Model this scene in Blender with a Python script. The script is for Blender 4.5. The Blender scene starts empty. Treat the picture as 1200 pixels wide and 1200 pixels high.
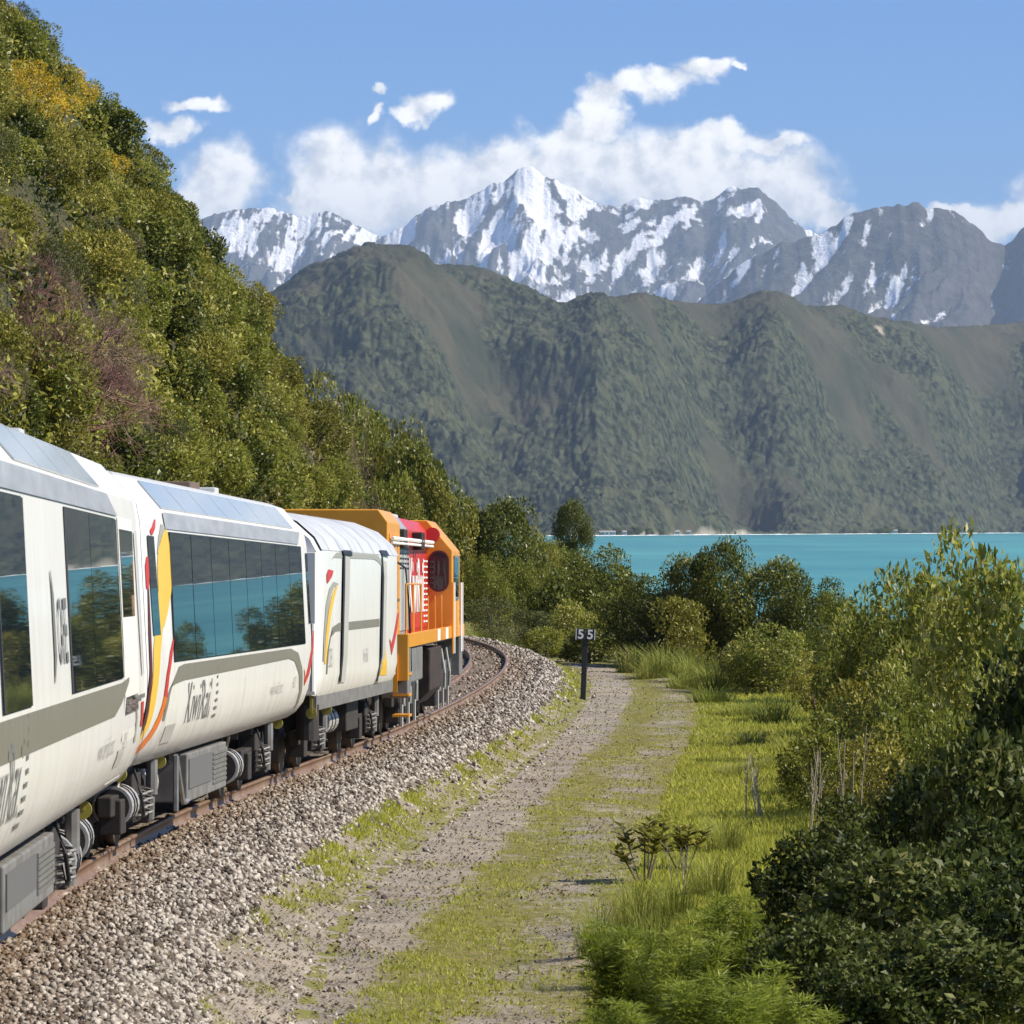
import bpy, bmesh, math, random
import numpy as np
from mathutils import Vector, Matrix, Euler

sc = bpy.context.scene
C = sc.collection
R = math.radians
rng = np.random.default_rng(7)
random.seed(7)

# ------------------------------------------------------------------ camera
F = 4700.0            # focal length in pixels of a 1200 px wide picture
CAMZ = 17.0           # metres above the sea
HZ = 615.0            # picture row of the horizon
cam = bpy.data.cameras.new('camera')
cam_o = bpy.data.objects.new('camera', cam); C.objects.link(cam_o)
cam.sensor_width = 36.0; cam.lens = 36.0 * F / 1200.0
cam.shift_y = (HZ - 600.0) / 1200.0
cam_o.location = (0, 0, CAMZ); cam_o.rotation_euler = (R(90), 0, 0)
cam.clip_start = 0.5; cam.clip_end = 120000
cam.dof.use_dof = True; cam.dof.focus_distance = 90.0; cam.dof.aperture_fstop = 16.0
sc.camera = cam_o

# ------------------------------------------------------------------ sky, sun, exposure
SUN_AZ, SUN_EL = R(97), R(43)       # azimuth clockwise from the view direction (+Y)
world = bpy.data.worlds.new('World'); sc.world = world; world.use_nodes = True
wn, wl = world.node_tree.nodes, world.node_tree.links
wn.clear()
w_out = wn.new('ShaderNodeOutputWorld'); w_bg = wn.new('ShaderNodeBackground')
w_sky = wn.new('ShaderNodeTexSky'); w_sky.sky_type = 'NISHITA'; w_sky.sun_disc = False
w_sky.sun_elevation = SUN_EL; w_sky.sun_rotation = SUN_AZ
w_sky.altitude = 0; w_sky.air_density = 1.0; w_sky.dust_density = 0.1; w_sky.ozone_density = 5.0
SKY_STRENGTH = 0.07
w_bg.inputs['Strength'].default_value = SKY_STRENGTH
wl.new(w_bg.outputs[0], w_out.inputs['Surface'])

def wmath(op, a, b=None, clamp=False):
    n = wn.new('ShaderNodeMath'); n.operation = op; n.use_clamp = clamp
    for i, v in enumerate((a, b)):
        if v is None: continue
        if hasattr(v, 'is_output'): wl.new(v, n.inputs[i])
        else: n.inputs[i].default_value = v
    return n.outputs[0]
def wvec(op, a, b=None):
    n = wn.new('ShaderNodeVectorMath'); n.operation = op
    for i, v in enumerate((a, b)):
        if v is None: continue
        if hasattr(v, 'is_output'): wl.new(v, n.inputs[i])
        else: n.inputs[i].default_value = v
    return n.outputs['Value'] if op == 'LENGTH' else n.outputs[0]
def wnoise(vec, scale, detail, rough=0.55):
    n = wn.new('ShaderNodeTexNoise'); n.inputs['Scale'].default_value = scale
    n.inputs['Detail'].default_value = detail; n.inputs['Roughness'].default_value = rough
    wl.new(vec, n.inputs['Vector']); return n
def wsmooth(v, lo, hi):
    n = wn.new('ShaderNodeMapRange'); n.interpolation_type = 'SMOOTHSTEP'
    wl.new(v, n.inputs[0]); n.inputs[1].default_value = lo; n.inputs[2].default_value = hi
    return n.outputs[0]
w_tc = wn.new('ShaderNodeTexCoord'); w_dir = w_tc.outputs['Generated']
w_sep = wn.new('ShaderNodeSeparateXYZ'); wl.new(w_dir, w_sep.inputs[0])
dx, dy, dz = w_sep.outputs
dyp = wmath('MAXIMUM', dy, 0.05)
w_cmb = wn.new('ShaderNodeCombineXYZ')
wl.new(wmath('DIVIDE', dx, dyp), w_cmb.inputs[0]); wl.new(wmath('DIVIDE', dz, dyp), w_cmb.inputs[1])
# distort the direction a little so that cloud outlines billow
wn1 = wnoise(w_dir, 95.0, 5.0)
warp = wvec('MULTIPLY', wvec('SUBTRACT', wn1.outputs['Color'], (0.5, 0.5, 0.5)), (0.017, 0.012, 0))
w_uv = wvec('ADD', w_cmb.outputs[0], warp)
# cumulus bank behind the range: centre and half-size of each billow as direction tangents
BILLOWS = [(398, 220, 66, 56), (455, 228, 74, 52), (520, 218, 70, 42), (590, 215, 80, 44), (660, 205, 80, 44),
           (740, 210, 90, 44), (820, 212, 80, 36), (895, 220, 70, 40), (935, 240, 36, 26), (975, 252, 34, 16),
           (655, 172, 48, 22), (690, 150, 40, 30), (702, 112, 30, 30), (740, 98, 44, 20), (785, 92, 40, 15), (825, 78, 34, 13), (868, 80, 14, 6),
           (850, 165, 60, 17), (905, 168, 40, 10), (800, 172, 30, 10), (265, 215, 46, 38), (250, 238, 40, 30), (340, 232, 10, 16),
           (232, 118, 38, 10), (205, 150, 30, 14), (510, 122, 32, 15), (490, 135, 22, 10), (440, 110, 12, 7), (445, 136, 10, 8),
           (1150, 262, 70, 22), (1200, 250, 50, 16), (1110, 245, 26, 8),
           (1330, 230, 110, 40), (1480, 215, 130, 60), (1700, 190, 160, 70), (1980, 200, 170, 60), (60, 215, 90, 40), (-140, 190, 120, 60), (-420, 170, 150, 60)]
near = None
for (cx, cy, ax, ay) in BILLOWS:
    if ay >= 36: ax, ay = ax * 1.12, ay * 1.2
    d = wvec('SUBTRACT', w_uv, ((cx - 600) / F, (HZ - cy) / F, 0))
    d = wvec('LENGTH', wvec('MULTIPLY', d, (F / ax, F / ay, 0)))
    near = d if near is None else wmath('MINIMUM', near, d)
wn2 = wnoise(w_dir, 60.0, 9.0, 0.62)
dens = wmath('ADD', wmath('SUBTRACT', 1.0, near), wmath('MULTIPLY', wmath('SUBTRACT', wn2.outputs['Fac'], 0.5), 1.45))
front = wsmooth(dy, 0.80, 0.86)
cov_front = wmath('MULTIPLY', wsmooth(dens, -0.28, 0.40), front)
# the same kind of broken cumulus round the rest of the sky
wn3 = wnoise(w_dir, 7.0, 8.0, 0.6)
band = wmath('MULTIPLY', wsmooth(dz, 0.0, 0.06), wmath('SUBTRACT', 1.0, wsmooth(dz, 0.14, 0.4)))
cov_rest = wmath('MULTIPLY', wmath('MULTIPLY', wsmooth(wn3.outputs['Fac'], 0.52, 0.66), band), wmath('SUBTRACT', 1.0, front))
cov = wmath('MULTIPLY', wmath('MAXIMUM', cov_front, cov_rest), 0.96, True)
wn2b = wnoise(wvec('ADD', w_dir, (0.0035, 0.0, 0.0030)), 60.0, 9.0, 0.62)
shade = wsmooth(wmath('ADD', wmath('MULTIPLY', wmath('SUBTRACT', wn2.outputs['Fac'], wn2b.outputs['Fac']), 2.2), wmath('ADD', wmath('MULTIPLY', dens, 0.12), 0.5)), 0.15, 0.80)  # cloud light painted into the colour: bright towards the sun, greyer lower down
low = wsmooth(dz, 0.066, 0.094)
cmix = wn.new('ShaderNodeMix'); cmix.data_type = 'RGBA'
cmix.inputs[6].default_value = (6.3, 6.6, 7.0, 1); cmix.inputs[7].default_value = (15.6, 14.9, 13.7, 1)
wl.new(wmath('MULTIPLY', wmath('ADD', wmath('MULTIPLY', shade, 0.75), 0.25), wmath('ADD', wmath('MULTIPLY', low, 0.35), 0.65)), cmix.inputs[0])
smix = wn.new('ShaderNodeMix'); smix.data_type = 'RGBA'
tint = wn.new('ShaderNodeMix'); tint.data_type = 'RGBA'; tint.blend_type = 'MULTIPLY'; tint.inputs[0].default_value = 1.0
tint.inputs[7].default_value = (0.40, 0.765, 1.27, 1); wl.new(w_sky.outputs[0], tint.inputs[6])
wl.new(cov, smix.inputs[0]); wl.new(tint.outputs[2], smix.inputs[6]); wl.new(cmix.outputs[2], smix.inputs[7])
wl.new(smix.outputs[2], w_bg.inputs['Color'])

sun_vec = Vector((math.sin(SUN_AZ) * math.cos(SUN_EL), math.cos(SUN_AZ) * math.cos(SUN_EL), math.sin(SUN_EL)))
sun = bpy.data.lights.new('sun', 'SUN'); sun.energy = 5.0; sun.angle = R(0.53); sun.color = (1.0, 0.915, 0.76)
sun_o = bpy.data.objects.new('sun', sun); C.objects.link(sun_o)
sun_o.rotation_euler = (-sun_vec).to_track_quat('-Z', 'Y').to_euler(); sun_o.location = (60, 20, 120)

vs = sc.view_settings
vs.view_transform = 'Standard'; vs.look = 'None'; vs.exposure = 0.65; vs.gamma = 1.0; vs.use_curve_mapping = False
sc.render.engine = 'CYCLES'
cy = sc.cycles
cy.max_bounces = 6; cy.diffuse_bounces = 2; cy.glossy_bounces = 3; cy.transmission_bounces = 3; cy.transparent_max_bounces = 6
cy.volume_bounces = 0; cy.use_denoising = True; cy.sample_clamp_indirect = 4.0
cy.caustics_reflective = False; cy.caustics_refractive = False

# ------------------------------------------------------------------ helpers
def tag(o, label=None, cat=None, group=None, kind=None):
    if label: o['label'] = label
    if cat: o['category'] = cat
    if group: o['group'] = group
    if kind: o['kind'] = kind
    return o
def link(name, me, mats, parent=None):
    o = bpy.data.objects.new(name, me); C.objects.link(o)
    if mats is not None and not me.materials:
        for m in (mats if isinstance(mats, (list, tuple)) else [mats]): me.materials.append(m)
    if parent is not None: o.parent = parent
    return o
def empty(name, loc=(0, 0, 0), rot=(0, 0, 0)):
    o = bpy.data.objects.new(name, None); C.objects.link(o); o.location = loc; o.rotation_euler = rot
    o.empty_display_size = 0.2
    return o
def np_mesh(name, V, Fc, smooth=False):
    """V (n,3), Fc (m,k) integer array, one face size."""
    V = np.asarray(V, dtype=np.float32); Fc = np.asarray(Fc, dtype=np.int32)
    me = bpy.data.meshes.new(name)
    m, k = Fc.shape
    me.vertices.add(len(V)); me.vertices.foreach_set('co', V.ravel())
    me.loops.add(m * k); me.loops.foreach_set('vertex_index', Fc.ravel())
    me.polygons.add(m); me.polygons.foreach_set('loop_start', np.arange(0, m * k, k, dtype=np.int32))
    if smooth: me.polygons.foreach_set('use_smooth', np.ones(m, dtype=bool))
    me.update(calc_edges=True)
    return me
def set_attr(me, name, vals):
    a = me.attributes.new(name, 'FLOAT', 'POINT'); a.data.foreach_set('value', np.asarray(vals, dtype=np.float32).ravel())
def grid_faces(nr, nc):
    i = np.arange(nr * nc).reshape(nr, nc)
    return np.stack([i[:-1, :-1], i[:-1, 1:], i[1:, 1:], i[1:, :-1]], -1).reshape(-1, 4)
class MB:
    """collects simple solids, builds one mesh"""
    def __init__(s): s.v = []; s.f = []
    def add(s, vs, fs):
        b = len(s.v); s.v += [tuple(p) for p in vs]; s.f += [tuple(b + i for i in f) for f in fs]; return s
    def box(s, x0, x1, y0, y1, z0, z1):
        vs = [(x, y, z) for x in (x0, x1) for y in (y0, y1) for z in (z0, z1)]
        return s.add(vs, [(0, 1, 3, 2), (4, 6, 7, 5), (0, 4, 5, 1), (2, 3, 7, 6), (0, 2, 6, 4), (1, 5, 7, 3)])
    def tube(s, pts, r, n=8, caps=True, r2=None):
        pts = [Vector(p) for p in pts]; rings = []
        for i, p in enumerate(pts):
            a = pts[max(i - 1, 0)]; b = pts[min(i + 1, len(pts) - 1)]
            d = (b - a).normalized(); up = Vector((0, 0, 1)) if abs(d.z) < 0.95 else Vector((1, 0, 0))
            e1 = d.cross(up).normalized(); e2 = d.cross(e1)
            rr = r if r2 is None else r + (r2 - r) * i / (len(pts) - 1)
            rings.append([p + e1 * (rr * math.cos(2 * math.pi * k / n)) + e2 * (rr * math.sin(2 * math.pi * k / n)) for k in range(n)])
        vs = [v for q in rings for v in q]; fs = []
        for i in range(len(pts) - 1):
            for k in range(n):
                k2 = (k + 1) % n; fs.append((i * n + k, i * n + k2, (i + 1) * n + k2, (i + 1) * n + k))
        if caps: fs += [tuple(range(n))[::-1], tuple((len(pts) - 1) * n + k for k in range(n))]
        return s.add(vs, fs)
    def prism(s, prof, x0, x1):
        """prof: list of (y,z), extruded along x"""
        n = len(prof); vs = [(x0, y, z) for y, z in prof] + [(x1, y, z) for y, z in prof]
        fs = [(i, (i + 1) % n, n + (i + 1) % n, n + i) for i in range(n)]
        fs += [tuple(range(n))[::-1], tuple(range(n, 2 * n))]
        return s.add(vs, fs)
    def mesh(s, name, smooth=False):
        me = bpy.data.meshes.new(name); me.from_pydata(s.v, [], s.f); me.update()
        bm = bmesh.new(); bm.from_mesh(me); bmesh.ops.recalc_face_normals(bm, faces=bm.faces); bm.to_mesh(me); bm.free()
        if smooth:
            for p in me.polygons: p.use_smooth = True
        return me
    def build(s, name, mat, parent=None, smooth=False, bevel=0.0):
        o = link(name, s.mesh(name, smooth), mat, parent)
        if bevel:
            m = o.modifiers.new('bevel', 'BEVEL'); m.width = bevel; m.segments = 2; m.limit_method = 'ANGLE'
        return o

# vectorised gradient noise
_perm = np.random.default_rng(11).permutation(512).astype(np.int64)
_perm = np.concatenate([_perm, _perm])
_g2 = np.stack([np.cos(np.arange(64) * 2 * np.pi / 64), np.sin(np.arange(64) * 2 * np.pi / 64)], -1)
def noise2(x, y):
    x = np.asarray(x, float); y = np.asarray(y, float)
    xi = np.floor(x).astype(np.int64); yi = np.floor(y).astype(np.int64); xf = x - xi; yf = y - yi
    u = xf ** 3 * (xf * (xf * 6 - 15) + 10); v = yf ** 3 * (yf * (yf * 6 - 15) + 10)
    def g(ix, iy, fx, fy):
        h = _perm[(_perm[ix & 511] + iy) & 511] & 63
        return _g2[h, 0] * fx + _g2[h, 1] * fy
    a = g(xi, yi, xf, yf); b = g(xi + 1, yi, xf - 1, yf); c = g(xi, yi + 1, xf, yf - 1); d = g(xi + 1, yi + 1, xf - 1, yf - 1)
    return 1.45 * ((a * (1 - u) + b * u) * (1 - v) + (c * (1 - u) + d * u) * v)
def fbm(x, y, o=5, gain=0.5, lac=2.03):
    s = 0; a = 1.0
    for i in range(o): s = s + a * noise2(x + 17.3 * i, y - 9.1 * i); x = x * lac; y = y * lac; a *= gain
    return s
def ridged(x, y, o=5, gain=0.5, lac=2.03):
    s = 0; a = 1.0; n = 0
    for i in range(o):
        s = s + a * (1 - np.abs(noise2(x + 31.7 * i, y + 5.3 * i))); n += a; x = x * lac; y = y * lac; a *= gain
    return s / n
def smooth(a, b, x):
    t = np.clip((np.asarray(x, float) - a) / (b - a), 0, 1); return t * t * (3 - 2 * t)
def spline(xs, ys):
    """natural cubic spline through the points, linear outside"""
    xs = np.array(xs, float); ys = np.array(ys, float); n = len(xs); h = np.diff(xs)
    A = np.zeros((n, n)); b = np.zeros(n); A[0, 0] = A[-1, -1] = 1
    for i in range(1, n - 1):
        A[i, i - 1] = h[i - 1]; A[i, i] = 2 * (h[i - 1] + h[i]); A[i, i + 1] = h[i]
        b[i] = 6 * ((ys[i + 1] - ys[i]) / h[i] - (ys[i] - ys[i - 1]) / h[i - 1])
    m = np.linalg.solve(A, b)
    def f(x):
        x = np.asarray(x, float); xc = np.clip(x, xs[0], xs[-1]); i = np.clip(np.searchsorted(xs, xc) - 1, 0, n - 2)
        d = xc - xs[i]; e = xs[i + 1] - xc
        return (m[i] * e ** 3 + m[i + 1] * d ** 3) / (6 * h[i]) + (ys[i] / h[i] - m[i] * h[i] / 6) * e + (ys[i + 1] / h[i] - m[i + 1] * h[i] / 6) * d
    return f

# ------------------------------------------------------------------ materials
def mat(name, col, rough=0.6, metal=0.0, spec=0.5, var=None, vscale=5.0, bump=0.0, bscale=20.0, coat=0.0, ior=None, detail=5, stretch=None):
    m = bpy.data.materials.new(name); m.use_nodes = True
    nt = m.node_tree; n = nt.nodes; p = n['Principled BSDF']
    p.inputs['Base Color'].default_value = (*col, 1); p.inputs['Roughness'].default_value = rough
    p.inputs['Metallic'].default_value = metal; p.inputs['Specular IOR Level'].default_value = spec
    if coat: p.inputs['Coat Weight'].default_value = coat; p.inputs['Coat Roughness'].default_value = 0.06
    if ior: p.inputs['IOR'].default_value = ior
    if var is not None or bump:
        tc = n.new('ShaderNodeTexCoord'); vec = tc.outputs['Object']
        if stretch:
            mp = n.new('ShaderNodeMapping'); mp.inputs['Scale'].default_value = stretch
            nt.links.new(vec, mp.inputs[0]); vec = mp.outputs[0]
    if var is not None:
        t = n.new('ShaderNodeTexNoise'); t.inputs['Scale'].default_value = vscale; t.inputs['Detail'].default_value = detail
        nt.links.new(vec, t.inputs['Vector'])
        r = n.new('ShaderNodeMapRange'); r.inputs[1].default_value = 0.32; r.inputs[2].default_value = 0.68
        nt.links.new(t.outputs['Fac'], r.inputs[0])
        x = n.new('ShaderNodeMix'); x.data_type = 'RGBA'
        x.inputs[6].default_value = (*col, 1); x.inputs[7].default_value = (*var, 1)
        nt.links.new(r.outputs[0], x.inputs[0]); nt.links.new(x.outputs[2], p.inputs['Base Color'])
    if bump:
        t2 = n.new('ShaderNodeTexNoise'); t2.inputs['Scale'].default_value = bscale; t2.inputs['Detail'].default_value = 6
        nt.links.new(vec, t2.inputs['Vector'])
        b = n.new('ShaderNodeBump'); b.inputs['Strength'].default_value = bump; b.inputs['Distance'].default_value = 0.02
        nt.links.new(t2.outputs['Fac'], b.inputs['Height']); nt.links.new(b.outputs[0], p.inputs['Normal'])
    return m
def leaf_mat(name, c1, c2, c3=None, rough=0.45, trans=0.35, spec=0.4, patch=None):
    """leaf: colour differs from leaf to leaf and from shrub to shrub, light passes through"""
    m = bpy.data.materials.new(name); m.use_nodes = True
    nt = m.node_tree; n = nt.nodes; p = n['Principled BSDF']; out = n['Material Output']
    g = n.new('ShaderNodeNewGeometry'); oi = n.new('ShaderNodeObjectInfo')
    ramp = n.new('ShaderNodeValToRGB'); e = ramp.color_ramp.elements
    e[0].color = (*c1, 1); e[0].position = 0.15; e[1].color = (*c2, 1); e[1].position = 0.8
    if c3: q = e.new(0.97); q.color = (*c3, 1)
    a = n.new('ShaderNodeMath'); a.operation = 'MULTIPLY_ADD'; a.inputs[1].default_value = 0.35; a.inputs[2].default_value = 0.0
    nt.links.new(oi.outputs['Random'], a.inputs[0])
    b = n.new('ShaderNodeMath'); b.operation = 'MULTIPLY_ADD'; b.inputs[1].default_value = 0.65
    nt.links.new(g.outputs['Random Per Island'], b.inputs[0]); nt.links.new(a.outputs[0], b.inputs[2])
    nt.links.new(b.outputs[0], ramp.inputs[0])
    col = ramp.outputs[0]
    if patch:   # broad patches of other foliage colours and of painted-in shadow
        tc = n.new('ShaderNodeTexCoord'); last = col
        for (pc, scale, lo, hi) in patch:
            t = n.new('ShaderNodeTexNoise'); t.inputs['Scale'].default_value = scale; t.inputs['Detail'].default_value = 4
            mp = n.new('ShaderNodeMapping'); mp.inputs['Location'].default_value = (pc[0] * 310, pc[1] * 170, pc[2] * 90)
            nt.links.new(tc.outputs['Object'], mp.inputs[0]); nt.links.new(mp.outputs[0], t.inputs['Vector'])
            r = n.new('ShaderNodeMapRange'); r.inputs[1].default_value = lo; r.inputs[2].default_value = hi
            nt.links.new(t.outputs['Fac'], r.inputs[0])
            x = n.new('ShaderNodeMix'); x.data_type = 'RGBA'; x.inputs[7].default_value = (*pc, 1)
            nt.links.new(r.outputs[0], x.inputs[0]); nt.links.new(last, x.inputs[6]); last = x.outputs[2]
        col = last
    nt.links.new(col, p.inputs['Base Color'])
    p.inputs['Roughness'].default_value = rough; p.inputs['Specular IOR Level'].default_value = spec
    tr = n.new('ShaderNodeBsdfTranslucent'); nt.links.new(col, tr.inputs['Color'])
    mx = n.new('ShaderNodeMixShader'); mx.inputs[0].default_value = trans
    nt.links.new(p.outputs[0], mx.inputs[1]); nt.links.new(tr.outputs[0], mx.inputs[2]); nt.links.new(mx.outputs[0], out.inputs['Surface'])
    return m

def node_mat(name):
    m = bpy.data.materials.new(name); m.use_nodes = True
    return m, m.node_tree.nodes, m.node_tree.links, m.node_tree.nodes['Principled BSDF']
def nnoise(n, l, vec, scale, detail=5, rough=0.5):
    t = n.new('ShaderNodeTexNoise'); t.inputs['Scale'].default_value = scale; t.inputs['Detail'].default_value = detail
    t.inputs['Roughness'].default_value = rough; l.new(vec, t.inputs['Vector']); return t.outputs['Fac']
def nrange(n, l, v, a, b, c=0.0, d=1.0):
    r = n.new('ShaderNodeMapRange'); l.new(v, r.inputs[0])
    for i, q in enumerate((a, b, c, d)): r.inputs[i + 1].default_value = q
    return r.outputs[0]
def nmix(n, l, f, a, b):
    x = n.new('ShaderNodeMix'); x.data_type = 'RGBA'
    if hasattr(f, 'is_output'): l.new(f, x.inputs[0])
    else: x.inputs[0].default_value = f
    for i, q in ((6, a), (7, b)):
        if hasattr(q, 'is_output'): l.new(q, x.inputs[i])
        else: x.inputs[i].default_value = (*q, 1)
    return x.outputs[2]
def nmath(n, l, op, a, b=None):
    x = n.new('ShaderNodeMath'); x.operation = op
    for i, q in enumerate((a, b)):
        if q is None: continue
        if hasattr(q, 'is_output'): l.new(q, x.inputs[i])
        else: x.inputs[i].default_value = q
    return x.outputs[0]
def nbump(n, l, h, strength, dist, p):
    b = n.new('ShaderNodeBump'); b.inputs['Strength'].default_value = strength; b.inputs['Distance'].default_value = dist
    l.new(h, b.inputs['Height']); l.new(b.outputs[0], p.inputs['Normal'])
def nattr(n, name):
    a = n.new('ShaderNodeAttribute'); a.attribute_name = name; return a.outputs['Fac']

def P(px, py, d):
    """point at distance d along the view axis that a picture pixel points to"""
    return Vector(((px - 600) * d / F, d, CAMZ + (HZ - py) * d / F))

# ------------------------------------------------------------------ track line: centre X and rail-top Z against Y
track_x = spline([-40, 0, 12, 23, 35, 46, 57, 68, 80, 94, 108, 122, 132, 143, 150, 165, 180, 200, 250, 300],
                 [-2.0, -3.55, -4.0, -4.33, -4.66, -4.55, -3.98, -3.25, -2.55, -1.78, -1.1, -0.75, -0.85, -1.5, -2.25, -4.6, -7.6, -12.7, -32, -60])
track_z = spline([-40, 0, 40, 69, 90, 108, 125, 150, 300],
                 [CAMZ - 2.0, CAMZ - 2.63, CAMZ - 3.27, CAMZ - 3.74, CAMZ - 4.03, CAMZ - 4.15, CAMZ - 4.21, CAMZ - 4.25, CAMZ - 4.25])
RUT = spline([15, 29.7, 41, 60, 80, 101, 118, 127, 138, 150], [-2.7, -1.95, -1.3, -0.25, 0.95, 2.25, 3.0, 3.2, 3.0, 2.2])   # left wheel rut
EDGE = spline([-40, 0, 60, 130, 190, 250, 300, 360, 460], [16, 16, 16, 15, 13, 10, 2, -25, -90])                        # seaward edge of the bench

def ground_z(X, Y):
    X = np.asarray(X, float); Y = np.asarray(Y, float)
    u = X - track_x(Y); zr = track_z(Y)
    prof = np.interp(u, [-6, -3.2, -2.6, -1.75, 1.75, 2.95, 4.5, 9, 14], [-0.35, -0.5, -0.5, -0.19, -0.165, -0.74, -0.8, -0.85, -1.0])
    z = zr + prof
    z = z + 0.07 * fbm(X * 0.35, Y * 0.22, 3) * smooth(2.8, 4.0, u) + 0.015 * noise2(X * 2.1, Y * 1.3)
    # grassy mound beyond the bend
    z = z + 3.6 * np.exp(-(((X - 2.2) / 4.2) ** 2 + ((Y - 262) / 26) ** 2)) + 2.4 * np.exp(-(((X + 4) / 6) ** 2 + ((Y - 225) / 22) ** 2))
    e = np.maximum(X - EDGE(Y), 0)
    z = z - e * 0.8
    return np.maximum(z, -1.5)
HPROF_O = [0, 4.4, 9.0, 15.6, 24.0, 42, 78]
HPROF_H = [0, 10, 16.0, 24.0, 34, 52, 80]
def hill_point(Y, o):
    """left bank: o metres out from its foot; returns X, Z"""
    Y = np.asarray(Y, float); o = np.asarray(o, float)
    amp = smooth(0, 3, o)
    h = np.interp(o, HPROF_O, HPROF_H)
    h = h + amp * (1.3 * noise2(Y * 0.11 + 3, h * 0.09) + 0.7 * noise2(Y * 0.31, h * 0.27 + 9) + 0.3 * noise2(Y * 0.9, h * 0.8))
    X = track_x(Y) - 3.0 - o + amp * 0.9 * noise2(Y * 0.09 + 20, h * 0.11 + 4)
    return X, track_z(Y) - 0.5 + h

# ------------------------------------------------------------------ sea
m, n, l, p = node_mat('sea_water')
geo = n.new('ShaderNodeNewGeometry'); mp = n.new('ShaderNodeMapping'); mp.inputs['Scale'].default_value = (0.004, 0.0012, 1)
l.new(geo.outputs['Position'], mp.inputs[0])
big = nnoise(n, l, mp.outputs[0], 1.0, 6, 0.6)
sepn = n.new('ShaderNodeSeparateXYZ'); l.new(geo.outputs['Position'], sepn.inputs[0])
deep = nrange(n, l, sepn.outputs[1], 600, 6500)
col = nmix(n, l, nrange(n, l, big, 0.38, 0.62), (0.045, 0.205, 0.205), (0.10, 0.335, 0.29))
col = nmix(n, l, nmath(n, l, 'MULTIPLY', deep, 0.55), col, (0.045, 0.225, 0.235))
mp2 = n.new('ShaderNodeMapping'); mp2.inputs['Scale'].default_value = (0.02, 0.02, 1); l.new(geo.outputs['Position'], mp2.inputs[0])
mp3 = n.new('ShaderNodeMapping'); mp3.inputs['Scale'].default_value = (0.0012, 0.011, 1); l.new(geo.outputs['Position'], mp3.inputs[0])
streak = nnoise(n, l, mp3.outputs[0], 1.0, 5, 0.6)
col = nmix(n, l, nrange(n, l, streak, 0.50, 0.70, 0.0, 0.55), col, (0.035, 0.17, 0.185))
caps = nnoise(n, l, mp2.outputs[0], 6.0, 4, 0.6)
col = nmix(n, l, nrange(n, l, caps, 0.70, 0.74), col, (0.5, 0.62, 0.62))
l.new(col, p.inputs['Base Color']); p.inputs['Roughness'].default_value = 0.35; p.inputs['Specular IOR Level'].default_value = 0.25
wv = nnoise(n, l, mp2.outputs[0], 12.0, 5, 0.6); nbump(n, l, wv, 0.7, 1.2, p)
SEA = m
me2 = bpy.data.meshes.new('sea'); me2.from_pydata([(-12000, -4000, 0), (34000, -4000, 0), (34000, 42000, 0), (-12000, 42000, 0)], [], [(0, 1, 2, 3)])
tag(link('sea', me2, SEA), 'turquoise sea in the bay beyond the coastal shrubs', 'sea', kind='structure')

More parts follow.
